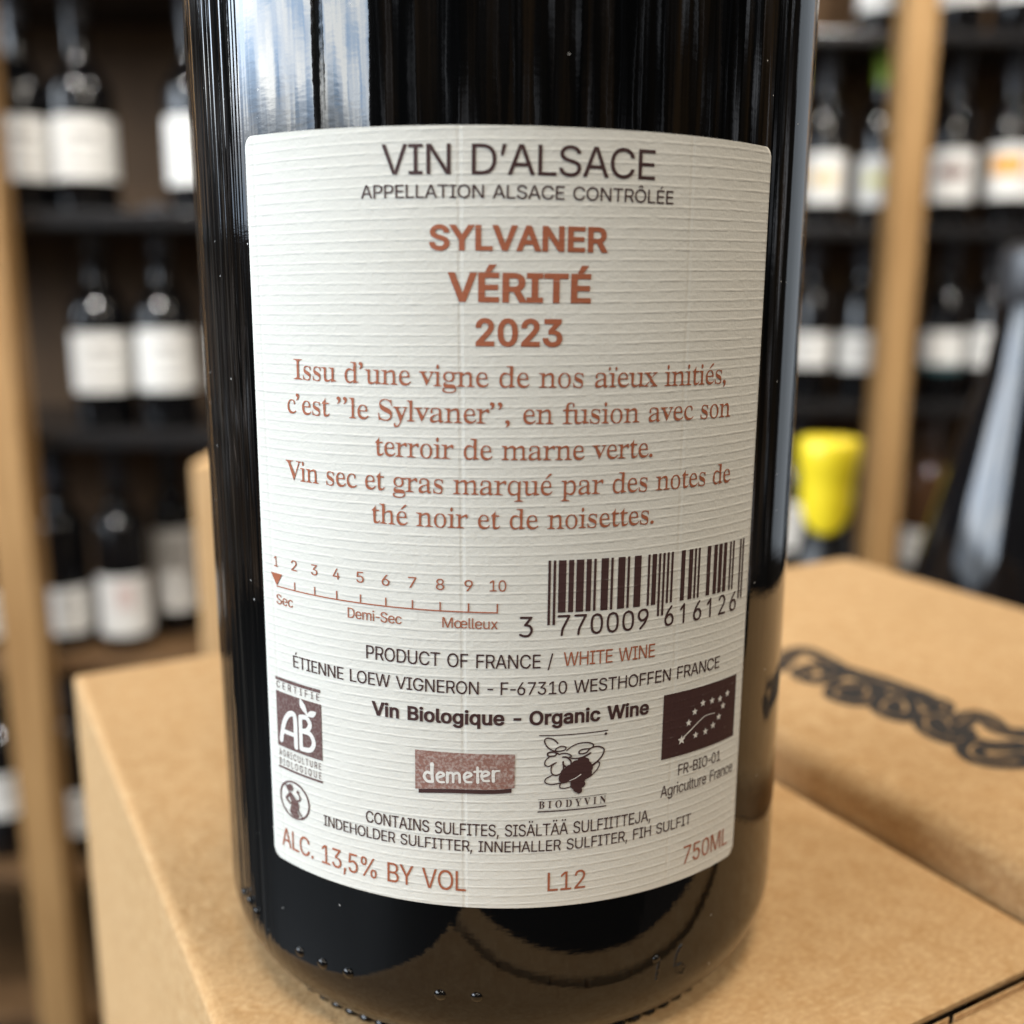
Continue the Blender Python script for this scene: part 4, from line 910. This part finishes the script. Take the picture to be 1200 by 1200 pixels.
# pregnancy warning roundel
p = Print()
PC = (-25.33, -70.14)
ring = [disc(PC[0], PC[1], 2.44, 40, 2.27), disc(PC[0], PC[1], 2.22, 40, 2.05)[::-1]]
p.shape(ring)
P_ = lambda pts: [(PC[0] + x, PC[1] + y) for x, y in pts]
fig = [disc(PC[0] - 0.55, PC[1] + 1.38, 0.40, 14, 0.46), disc(PC[0] - 0.92, PC[1] + 1.42, 0.22, 10)]
fig.append(ccw(P_(spline([(-.85, .75), (-.55, .85), (-.15, .55), (.35, .15), (.75, -.35), (.70, -.85), (.45, -1.2), (.75, -1.7), (.35, -2.0),
                          (-.45, -1.9), (-.75, -1.4), (-.55, -.8), (-.5, -.3), (-.8, .3), (-.85, .75)]))))
fig += stroke(P_([(-.75, .55), (-1.35, -.1), (-.7, -.55)]), 0.28)
fig += stroke(P_(spline([(.35, .0), (.85, .25), (.95, .65), (.65, 1.05)])), 0.26, 0.16)
fig += [disc(PC[0] + .62, PC[1] + 1.18, 0.2, 8)]
p.shape(fig, 0, 0.01)
p.shape(stroke(P_([(-1.52, 1.68), (1.30, -1.86)]), 0.16), 0, 0.022)
p.build('pregnancy_symbol', [INK_BADGE], back_label)

# tan farming logo with wavy lower edge
p = Print()
wav = lambda u: -65.30 + 0.26 * sin((u + 10) * 0.42) + (0.95 * ((u + 9.7) / 10.3) ** 2)
p.strip(-9.72, 0.58, lambda u: wav(u) + 0.12, -60.78, 0)
p.strip(-9.36, 0.28, lambda u: wav(u) - 0.34, lambda u: wav(u) + 0.10, 2, 0.012)


def DM(pts, x, y, w, w1=None):
    return stroke([(-8.93 + x + a * 1.0, -64.25 + y + b * 1.0) for a, b in pts], w, w1)


dl = []
dl += DM(spline([(1.0, .95), (.45, 1.1), (.18, .6), (.5, .12), (1.02, .12)]), 0, 0, .32, .30)
dl += DM([(1.08, .1), (1.0, 1.2), (1.02, 2.05)], 0, 0, .30, .42)
E_ = spline([(.12, .55), (.8, .85), (.72, 1.1), (.35, 1.12), (.08, .7), (.3, .15), (.85, .12)])
dl += DM(E_, 1.42, 0.04, .30, .24)
dl += DM([(2.62, .12), (2.62, 1.15)], 0, .08, .32)
dl += DM(spline([(2.62, 1.0), (2.95, 1.16), (3.2, 1.0), (3.22, .14)]), 0, .09, .28)
dl += DM(spline([(3.24, 1.0), (3.6, 1.18), (3.86, 1.0), (3.90, .18)]), 0, .09, .28)
dl += DM(E_, 4.25, 0.22, .30, .24)
dl += DM([(5.75, .35), (5.72, 1.98)], 0, 0, .34, .26)
dl += DM([(5.40, 1.50), (6.12, 1.58)], 0, 0, .24)
dl += DM(E_, 6.05, 0.42, .30, .24)
dl += DM([(7.34, .52), (7.32, 1.62)], 0, 0, .34)
dl += DM(spline([(7.34, 1.35), (7.55, 1.62), (7.95, 1.66)]), 0, 0, .28, .2)
p.shape(dl, 1, 0.025)
p.build('farming_logo', [INK_TAN, INK_WHITE, INK_DARK], back_label, 'tan logo with white lettering and wavy lower edge')

# grape logo
p = Print()
BQ = [3.05, 10.27]


def GP(x, y):
    """picture of the logo: x 0..800, y from 208 (rule) to 1100"""
    return (3.05 + (x - 20) / 795 * 7.22, -58.77 - (y - 175 - (815 - x) * 0.0) / 905 * 8.45 - (0.0))


def gp(pts, sk=0.075):
    return [GP(x, y + x * sk - 30) for x, y in pts]


def pen(pts, w, w1=None):
    p.shape(stroke(gp(spline(pts, 6)), w, w1), 0, LIFT[0])
    LIFT[0] += 0.0015


LIFT = [0.0]
pen([(20, 205), (300, 190), (600, 165), (815, 143)], 0.10)
p.shape([disc(*GP(792, 212), 0.15, 8)], 0, LIFT[0])
pen([(230, 290), (180, 245), (110, 230), (78, 260), (100, 320), (160, 370), (240, 382), (310, 365), (322, 335), (270, 322), (215, 350), (205, 372)], 0.13)
pen([(235, 410), (180, 392), (120, 405), (125, 440), (200, 435), (215, 410)], 0.16)
pen([(335, 372), (390, 325), (470, 290), (560, 280), (625, 292), (648, 320), (610, 350), (520, 360), (478, 385), (490, 410), (560, 400), (620, 345), (700, 330), (760, 350), (778, 385), (750, 450), (690, 515), (620, 575)], 0.12, 0.17)
pen([(245, 420), (300, 405), (360, 415), (390, 440), (360, 455)], 0.13)
pen([(290, 450), (340, 455), (385, 500), (380, 560), (340, 570), (300, 540), (295, 505)], 0.17)
pen([(380, 462), (460, 465), (540, 445), (612, 405)], 0.12, 0.2)
pen([(150, 440), (95, 490), (88, 545), (130, 562), (175, 535), (215, 515)], 0.12)
pen([(215, 515), (165, 560), (165, 640), (215, 668), (275, 640), (300, 590), (300, 530)], 0.12, 0.17)
pen([(165, 670), (100, 710), (95, 755), (160, 775), (280, 755), (380, 715)], 0.12)
pen([(270, 760), (262, 810), (320, 820), (390, 800)], 0.12)
pen([(640, 545), (690, 512), (728, 530), (700, 600), (620, 680), (560, 710)], 0.12)
blob = []
for x, y, r in ((520, 510, 62), (450, 550, 62), (570, 560, 62), (380, 600, 60), (480, 620, 70), (580, 640, 55), (330, 640, 60), (310, 700, 60), (400, 680, 65),
                (500, 700, 62), (450, 760, 62), (520, 770, 40), (470, 820, 50), (490, 850, 34), (430, 790, 40), (350, 670, 70), (540, 600, 70), (420, 640, 70), (560, 500, 40), (600, 580, 45)):
    gx, gy = gp([(x, y)])[0]
    blob.append(disc(gx, gy, r / 795 * 7.8, 12))
p.shape(blob, 0, 0.03)
p.shape(stroke(gp(spline([(375, 728), (440, 700), (505, 655)])), 0.05, 0.10), 1, 0.036)
p.text('w', 'BIODYVIN', 3.10, 10.32, -66.86, 0.80, 0, 0, 330)
p.strip(3.0, 10.35, -65.88, -65.83)
p.strip(3.0, 10.35, -67.28, -67.16)
p.build('grape_logo', [INK_DARK, INK_WHITE], back_label, 'line drawing of a bunch of grapes')

# organic leaf flag of stars
p = Print()
p.strip(16.80, 27.98, -63.20, -55.90)
STARS = [(768, 880), (793, 805), (816, 757), (849, 720), (890, 710), (928, 703), (965, 680), (945, 733), (926, 780), (900, 817), (866, 843), (824, 858)]


def flag(x, y):
    top = 688 + (598 - 688) * (x - 700) / 315
    bot = 972 + (868 - 972) * (x - 692) / 313
    return (16.8 + 11.18 * (x - 697) / 315 * (1.0 + 0.04 * (1 - (x - 697) / 315)), -55.9 - 7.3 * (y - top) / (bot - top))


for k, (x, y) in enumerate(STARS):
    cx, cy = flag(x, y)
    r = 0.56 if k == 0 else 0.44
    p.shape([[(cx + (r if i % 2 == 0 else r * 0.42) * cos(pi / 2 + i * pi / 5), cy + (r if i % 2 == 0 else r * 0.42) * sin(pi / 2 + i * pi / 5)) for i in range(10)]], 1, 0.025)
p.shape(stroke([flag(x, y) for x, y in spline([(775, 868), (795, 845), (830, 805), (862, 775), (905, 763)])], 0.16, 0.07), 1, 0.030)
p.build('organic_leaf_flag', [INK_DARK, INK_WHITE], back_label, 'dark rectangle with a leaf outlined in small white stars')

line('certification_line', 's', "FR-BIO-01", 19.18, 25.70, -65.48, 1.25, DK)
line('certification_line', 's', "Agriculture France", 16.89, 28.16, -67.55, 1.30, DK)
line('allergen_line', 's', "CONTAINS SULFITES, SISÄLTÄÄ SULFIITTEJA,", -15.39, 15.70, -69.92, 1.34, DK)
line('allergen_line', 's', "INDEHOLDER SULFITTER, INNEHALLER SULFITER, FIH SULFIT", -20.91, 21.35, -71.72, 1.24, DK)
line('alcohol_line', 's', "ALC. 13,5% BY VOL", -27.72, -4.36, -76.36, 2.28, RU)
line('lot_line', 's', "L12", 4.20, 8.28, -76.38, 2.15, RU)
line('volume_line', 's', "750ML", 20.48, 27.92, -76.42, 2.15, RU)

# ------------------------------------------------------------------ cartons
E2 = Vector((0.878, 0.479, 0.0)).normalized()      # across the cartons, to the right and away
E1 = Vector((E2.y, -E2.x, 0.0))                    # along them, towards the camera
RZ = math.atan2(E2.y, E2.x)


def carton_axes(p):
    return p.dot(E2), -p.dot(E1)


# the carton under the bottle: local x across, local y away from the camera
left = on_level(160, 975, 0).dot(E2)
back = -on_level(88, 790, 0).dot(E1)
right = on_level(1054, 995.8, 0).dot(E2)
slot_a = -on_level(1100, 1184.5, 0).dot(E1)
cx = (left + right) / 2
org = E2 * cx + Vector((0, 0, COUNTER_Z))
front_carton = empty('cardboard_carton', org, 'brown cardboard carton under the labelled bottle, slit across near its front', 'carton', 'plain kraft wine cartons', RZ)
hw = (right - left) / 2
H0 = -COUNTER_Z
bm = bmesh.new()
sec = [(back, 0.0), (back, H0), (slot_a, H0), (slot_a, H0 - 0.0007), (slot_a + 0.018, H0 - 0.0008), (slot_a + 0.018, 0.0)]   # thin lid over a hollow front
va = [[bm.verts.new((x, y, z)) for y, z in sec] for x in (-hw, hw)]
bm.faces.new(va[0])
bm.faces.new(va[1][::-1])
for i in range(6):
    bm.faces.new((va[0][i], va[1][i], va[1][(i + 1) % 6], va[0][(i + 1) % 6]))
long_edges = [e for e in bm.edges if all(v.co.z > H0 - 1e-5 and v.co.y > slot_a + 0.01 for v in e.verts) or
              (abs(e.verts[0].co.x - e.verts[1].co.x) < 1e-6 and all(v.co.z > H0 - 1e-5 for v in e.verts))]
bmesh.ops.bevel(bm, geom=long_edges, offset=0.0016, segments=3, profile=0.5, affect='EDGES')
bm_ob('carton_body', bm, CARD, front_carton, False)
bm = bmesh.new()
box_bm(bm, -hw, hw, slot_a - 0.0083, slot_a - 0.0020, 0.0, H0 + 0.0002, 0.0008, 2)
bm_ob('end_flap', bm, CARD, front_carton)
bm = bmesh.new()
box_bm(bm, -hw + 0.002, hw - 0.002, slot_a - 0.0025, slot_a + 0.0175, 0.0, H0 - 0.016)  # dark block added so the slot looks deep in shade
bm_ob('slot_shade_block', bm, SLOT_SHADE, front_carton, False)
bm = bmesh.new()                                        # torn paper lip standing along the slot
xs = -hw + 0.004
while xs < hw - 0.004:
    L = random.uniform(0.006, 0.022)
    if random.random() < 0.88:
        dz, dy = random.uniform(0.0001, 0.0004), random.uniform(-0.0001, 0.0001)
        box_bm(bm, xs, min(xs + L, hw - 0.004), slot_a - 0.00165 + dy, slot_a - 0.00148 + dy, H0 - 0.002, H0 + dz, 0.00008, 1)
    xs += L + random.uniform(0.0003, 0.0012)
bm_ob('torn_lip', bm, CARD_PALE, front_carton, False)

# the carton to the right, a little taller
top2 = 0.0078
l2 = on_level(1054, 995.8, 0).dot(E2) + 0.0008
r2 = on_level(1120, 686, top2).dot(E2)
b2 = -on_level(985, 650, top2).dot(E1)
c2 = (l2 + r2) / 2
side_carton = empty('cardboard_carton', E2 * c2 + Vector((0, 0, COUNTER_Z)), 'taller brown cardboard carton at right with black lettering on its top', 'carton', 'plain kraft wine cartons', RZ)
bm = bmesh.new()
H2 = H0 + top2
box_bm(bm, l2 - c2, r2 - c2, slot_a - 0.006, b2, 0.0, H2, 0.0042, 5)
bm_ob('carton_body', bm, CARD, side_carton)
inv = Matrix.Translation(E2 * c2 + Vector((0, 0, COUNTER_Z))) @ Matrix.Rotation(RZ, 4, 'Z')
inv = inv.inverted()


def ink2(pts):
    out = []
    for x, y in pts:
        q = inv @ on_level(900 + x / 4, 740 + y / 4, top2)
        out.append((q.x / MM, q.y / MM))
    return out


cs, hs = [], []
for pts, w, w1 in (
        ([(40, 175), (70, 140), (110, 105), (165, 88), (220, 108), (300, 150), (345, 180)], 3.2, 3.6),
        ([(330, 172), (300, 215), (235, 232), (170, 220), (150, 195), (190, 170), (250, 165), (300, 195)], 3.4, 3.0),
        ([(360, 185), (420, 205), (520, 232), (620, 268), (720, 302)], 4.6, 4.0),
        ([(500, 270), (470, 320), (400, 330), (320, 305), (330, 270), (390, 255), (460, 262), (455, 300), (410, 290)], 3.8, 3.4),
        ([(690, 395), (620, 405), (545, 375), (540, 340), (600, 310), (640, 340), (640, 375), (590, 370)], 3.4, 4.0),
        ([(640, 290), (720, 320), (790, 325), (825, 345), (815, 370), (760, 350)], 3.0, 3.0),
        ([(930, 470), (900, 510), (830, 505), (750, 460), (740, 410), (800, 395), (850, 430), (810, 455)], 3.0, 3.8),
        ([(850, 450), (900, 430), (940, 402), (990, 395), (1040, 420), (1085, 460), (1150, 478), (1230, 482)], 3.4, 3.6),
        ([(1180, 535), (1120, 540), (1050, 540), (985, 528), (945, 560), (985, 598), (1060, 612), (1150, 612), (1230, 600)], 3.4, 4.2)):
    q = ink2(spline(pts, 4))
    cs += stroke(q, w * 1.30, w1 * 1.30)
    hs += stroke(q[3:-3], w * 0.10, w1 * 0.14)
co, tr = fill(cs, hs)
mesh_ob('printed_lettering', [(x * MM, y * MM, H2 + 0.00012) for x, y in co], tr, CARD_INK, side_carton)

# a pale carton standing behind, to the left of the bottle
x0, zt = on_depth(226, 600, 0.36).x, on_depth(240, 543, 0.36).z
rear_carton = empty('cardboard_carton', (x0 + 0.05, 0.41, COUNTER_Z), 'tall pale cardboard carton behind, showing beside the bottle\'s left edge', 'carton', 'plain kraft wine cartons')
bm = bmesh.new()
box_bm(bm, -0.05, 0.05, -0.05, 0.05, 0.0, zt - COUNTER_Z, 0.002)
bm_ob('carton_body', bm, CARD_PALE, rear_carton)

# ------------------------------------------------------------------ bottles near the cartons
q = on_depth(1194, 560, 0.31)
FZ = [on_depth(1194, y, 0.31).z - COUNTER_Z for y in (700, 600, 505, 440, 378, 346, 320)]
mag = empty('flute_bottle', (q.x, 0.31, COUNTER_Z), 'large black flute bottle with blue sheen standing behind the lettered carton', 'wine bottle')
link('glass_body', lathe_mesh('flute_glass', [(0.001, 0.012), (0.030, 0.004), (0.042, 0.0), (0.0455, 0.006), (0.0465, 0.014), (0.0465, FZ[0] - 0.060), (0.0455, FZ[0] - 0.035), (0.0420, FZ[0]),
                                              (0.0335, FZ[1]), (0.0250, FZ[2]), (0.0185, FZ[3]), (0.0155, FZ[4]), (0.0145, FZ[5]), (0.0142, FZ[6] - 0.002), (0.001, FZ[6] - 0.001)], GLASS_BG, 64), mag)
link('capsule', lathe_mesh('flute_capsule', [(0.0146, FZ[5] - 0.004), (0.0152, FZ[5] - 0.003), (0.0155, FZ[5] + 0.004), (0.0155, FZ[6] + 0.006), (0.0148, FZ[6] + 0.0095), (0.011, FZ[6] + 0.012), (0.001, FZ[6] + 0.0125)],
                            plain_mat('grey_capsule', (0.03, 0.03, 0.032), 0.35), 40), mag)

q = on_depth(973, 520, 0.48)
zt = on_depth(973, 514, 0.48).z
wb = empty('waxed_bottle', (q.x, 0.48, COUNTER_Z), 'dark bottle dipped in bright yellow wax behind the lettered carton', 'wine bottle')
hb = zt - COUNTER_Z
link('glass_body', lathe_mesh('waxed_glass', [(0.001, 0.01), (0.03, 0.002), (0.036, 0.004), (0.0375, 0.012), (0.0375, hb - 0.125), (0.035, hb - 0.108), (0.026, hb - 0.090),
                                              (0.0165, hb - 0.072), (0.0132, hb - 0.055), (0.0128, hb - 0.004), (0.001, hb - 0.003)], GLASS_DULL, 48), wb)


def drip(a, j, r, z):
    if j < 3:
        f = max(0.0, cos(a + 0.32)) ** 0.8
        z -= 0.021 * f - 0.004
    return r, z


link('wax_cap', lathe_mesh('wax_cap', [(0.0126, hb - 0.038), (0.0150, hb - 0.0385), (0.0156, hb - 0.036), (0.0152, hb - 0.030), (0.0158, hb - 0.022), (0.0172, hb - 0.017), (0.0178, hb - 0.009),
                                       (0.0178, hb - 0.002), (0.0165, hb), (0.001, hb + 0.0004)], WAX, 48, drip), wb)

# ------------------------------------------------------------------ racks and their bottles
def board(name, parent, x0, x1, y0, y1, z0, z1, mat, bev=0.003):
    bm = bmesh.new()
    box_bm(bm, x0, x1, y0, y1, z0, z1, bev, 2)
    return bm_ob(name, bm, mat, parent, False)


def bottle_meshes(kind):
    if kind in SHAPES:
        return SHAPES[kind]
    r, H, sh, nk = {'round': (0.0405, 0.298, 0.150, 0.205), 'slim': (0.0365, 0.300, 0.185, 0.215), 'thin': (0.031, 0.300, 0.190, 0.215)}[kind]
    pr = [(0.001, 0.01), (r * 0.7, 0.002), (r * 0.93, 0.0), (r, 0.007), (r, sh)]
    for i in range(1, 7):
        t = i / 6
        s = t * t * (3 - 2 * t)
        pr.append((r + (0.0150 - r) * (s if kind == 'round' else s ** 0.8), sh + (nk - sh) * t))
    pr += [(0.0145, H - 0.022), (0.0165, H - 0.020), (0.0165, H - 0.006), (0.0145, H - 0.001), (0.001, H)]
    cap = [(0.0152, H - 0.062), (0.0154, H - 0.024), (0.0172, H - 0.021), (0.0172, H - 0.004), (0.0160, H + 0.0006), (0.001, H + 0.0012)]
    SHAPES[kind] = (r, H, pr, cap)
    return SHAPES[kind]


SHAPES, CAPS, BODIES, LABM = {}, {}, {}, {}
PRINT_GREY = plain_mat('faint_label_print', (0.36, 0.34, 0.32), 0.7)


def colour(name, col, rough=0.5):
    if name not in LABM:
        LABM[name] = plain_mat(name, col, rough, 0.06)
    return LABM[name]


def arc_label(name, r, z0, z1, half, mat, parent, off=0.0006, mid=0.0):
    V, F = [], []
    n = 18
    for i in range(n + 1):
        a = mid - half + 2 * half * i / n
        for z in (z0, z1):
            V.append(((r + off) * sin(a), -(r + off) * cos(a), z))
    for i in range(n):
        F.append((2 * i, 2 * i + 2, 2 * i + 3, 2 * i + 1))
    return mesh_ob(name, V, F, mat, parent, None, True)


def shelf_bottle(loc, kind, label, lz0, lz1, group, lab=LAB_WHITE, cap='dark_capsule', capcol=(0.03, 0.03, 0.035), glass=None, patch=None, half=1.35):
    r, H, pr, cp = bottle_meshes(kind)
    g = glass or GLASS_BG
    turn = math.atan2(loc.x - CAM_POS.x, loc.y - CAM_POS.y)
    o = empty('shelf_bottle', loc, label, 'wine bottle', group, -turn)
    key = (kind, g.name)
    if key not in BODIES:
        BODIES[key] = lathe_mesh('bottle_glass', pr, g, 40)
    link('glass_body', BODIES[key], o)
    ck = (kind, cap)
    if ck not in CAPS:
        CAPS[ck] = lathe_mesh('capsule', cp, colour(cap, capcol, 0.3), 28)
    link('capsule', CAPS[ck], o)
    lb = arc_label('front_label', r, lz0, lz1, half, lab, o)
    if not patch:
        for f0, f1, hw_ in ((0.66, 0.76, 0.42), (0.50, 0.53, 0.55), (0.22, 0.27, 0.50)):
            arc_label('label_print', r, lz0 + (lz1 - lz0) * f0, lz0 + (lz1 - lz0) * f1, hw_, PRINT_GREY, lb, 0.0010)
    if patch:
        col, f0, f1, hw_ = patch
        arc_label('label_print', r, lz0 + (lz1 - lz0) * f0, lz0 + (lz1 - lz0) * f1, hw_, colour('print_%d_%d_%d' % tuple(int(c * 99) for c in col), col, 0.6), lb, 0.0010)
    return o


# --- left rack
YL = 1.30
GA = 'bottles on the left rack'
LZ = [on_depth(110, y, YL).z for y in (248, 503, 766, 1012)]
xp0, xp1 = on_depth(42, 1150, YL - 0.075).x, on_depth(85, 1150, YL - 0.075).x
rack = empty('wine_rack', (xp0, YL, FLOOR_Z), 'wooden wine rack at left with black shelves', 'wine rack')
inv_l = Vector((xp0, YL, FLOOR_Z))


def rboard(rk, o, name, x0, x1, y0, y1, z0, z1, mat):
    return board(name, rk, x0 - o.x, x1 - o.x, y0 - o.y, y1 - o.y, z0 - o.z, z1 - o.z, mat)


XL0, XL1 = xp0 - 0.50, -0.02
rboard(rack, inv_l, 'post', xp0, xp1, YL - 0.075, YL - 0.03, FLOOR_Z, 0.95, WOOD)
rboard(rack, inv_l, 'post', XL1, XL1 + 0.055, YL - 0.075, YL - 0.03, FLOOR_Z, 0.95, WOOD)
rboard(rack, inv_l, 'back_panel', XL0, XL1 + 0.05, YL + 0.30, YL + 0.315, FLOOR_Z, 0.95, WOOD_SHADED)
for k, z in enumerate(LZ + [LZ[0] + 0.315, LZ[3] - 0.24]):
    rboard(rack, inv_l, 'shelf', XL0, XL1, YL - 0.028, YL + 0.298, z - 0.022, z, SHELF_BLACK if k not in (2, 3, 5) else WOOD_SHADED)


def left_bottle(px, row, ytop, ybot, label, kind='round', dy=0.045, **k):
    Y = YL + dy
    loc = on_depth(px, (ytop + ybot) / 2, Y)
    rr = bottle_meshes(kind)[0]
    z1, z0 = on_depth(px, ytop + 5, Y - rr).z - LZ[row], on_depth(px, ybot - 6, Y - rr).z - LZ[row]
    return shelf_bottle(Vector((loc.x, Y, LZ[row])), kind, label, max(0.012, z0), z1, GA, **k)


left_bottle(28, 0, 130, 216, 'bottle with big white label on left rack, leftmost in the top row')
left_bottle(100, 0, 130, 216, 'bottle with big white label on left rack, second in the top row')
left_bottle(232, 0, 130, 222, 'bottle half hidden by the big bottle, in the left rack\'s top row')
left_bottle(122, 1, 385, 466, 'white-labelled bottle in the left rack\'s second row, left of its twin')
left_bottle(196, 1, 382, 464, 'white-labelled bottle in the left rack\'s second row, right of its twin')
left_bottle(80, 2, 686, 750, 'bottle with short white label beside the wooden post, third row of left rack', 'slim')
left_bottle(148, 2, 672, 752, 'bottle with off-white label in the middle of the left rack\'s third row', 'slim', patch=((0.62, 0.5, 0.47), 0.45, 0.9, 0.35))
left_bottle(207, 2, 616, 722, 'slim bottle with tall white label set back in the left rack\'s third row', 'thin', 0.11)
left_bottle(92, 3, 925, 985, 'bottle in the left rack\'s bottom row, squeezed between post and carton', 'slim')
left_bottle(8, 3, 905, 965, 'bottle left of the wooden post in the left rack\'s bottom row', 'slim')
left_bottle(-12, 2, 690, 755, 'bottle at the photo\'s left edge, left of the wooden post', 'slim')

# --- right rack
YR = 1.74
GB = 'bottles on the right rack'
RZs = [on_depth(1000, y, YR).z for y in (40, 266, 471, 672)]
xq0, xq1 = on_depth(1034, 400, YR - 0.085).x, on_depth(1071, 400, YR - 0.085).x
rack2 = empty('wine_rack', (xq0, YR, FLOOR_Z), 'wooden wine rack at right with a broad pale post', 'wine rack')
o2 = Vector((xq0, YR, FLOOR_Z))
XR0, XR1 = 0.28, 1.06
rboard(rack2, o2, 'post', xq0, xq1, YR - 0.085, YR - 0.03, FLOOR_Z, 1.1, WOOD)
rboard(rack2, o2, 'post', XR0 - 0.055, XR0, YR - 0.085, YR - 0.03, FLOOR_Z, 1.1, WOOD)
rboard(rack2, o2, 'post', XR1, XR1 + 0.055, YR - 0.085, YR - 0.03, FLOOR_Z, 1.1, WOOD)
rboard(rack2, o2, 'back_panel', XR0, XR1, YR + 0.20, YR + 0.215, FLOOR_Z, 1.1, WOOD_SHADED)
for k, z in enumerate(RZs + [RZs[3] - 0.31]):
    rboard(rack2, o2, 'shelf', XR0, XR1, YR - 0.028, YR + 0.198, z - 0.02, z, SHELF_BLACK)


def right_bottle(px, row, ytop, ybot, label, kind='slim', dy=0.045, **k):
    Y = YR + dy
    loc = on_depth(px, (ytop + ybot) / 2, Y)
    rr = bottle_meshes(kind)[0]
    z1, z0 = on_depth(px, ytop + 5, Y - rr).z - RZs[row], on_depth(px, ybot - 6, Y - rr).z - RZs[row]
    return shelf_bottle(Vector((loc.x, Y, RZs[row])), kind, label, max(0.012, z0), z1, GB, **k)


right_bottle(1033, 0, -60, 16, 'white-labelled bottle cut off by the photo\'s top edge, left of the broad post')
right_bottle(1130, 0, -60, 8, 'bottle cut off by the photo\'s top edge, just right of the broad post')
right_bottle(1192, 0, -60, 4, 'bottle cut off by the photo\'s top right corner')
right_bottle(965, 1, 174, 244, 'bottle whose white label has a cream centre, beside the big bottle\'s right edge', patch=((0.72, 0.56, 0.33), 0.35, 0.65, 0.6))
right_bottle(1029, 1, 178, 247, 'bottle with green capsule and pale yellow label print on the right rack', cap='green_capsule', capcol=(0.22, 0.33, 0.03), patch=((0.68, 0.66, 0.28), 0.40, 0.66, 0.6))
right_bottle(1115, 1, 170, 241, 'bottle with brown print on white label, just right of the broad post', patch=((0.20, 0.11, 0.09), 0.45, 0.70, 0.65))
right_bottle(1180, 1, 164, 238, 'bottle with orange band on its white label, far right rack', patch=((0.72, 0.34, 0.04), 0.45, 0.80, 0.75))
right_bottle(948, 2, 386, 436, 'white-labelled bottle above the yellow wax, nearest the big bottle')
right_bottle(1006, 2, 386, 440, 'white-labelled bottle above the yellow wax, nearest the broad post')
right_bottle(1104, 2, 384, 436, 'white-labelled bottle right of the post, teal edge under its label', patch=((0.03, 0.09, 0.10), -0.12, 0.06, 1.2))
right_bottle(1158, 2, 380, 436, 'white-labelled bottle in the second row, half behind the flute bottle\'s left edge')
right_bottle(930, 3, 585, 652, 'white-labelled bottle low behind the yellow wax bottle')
right_bottle(1078, 3, 618, 680, 'brown glass bottle with white label between the broad post and flute bottle', glass=GLASS_AMBER, cap='brown_capsule', capcol=(0.10, 0.07, 0.06))
right_bottle(1225, 1, 164, 238, 'bottle at the right photo edge on the right rack, beside the orange-banded one')
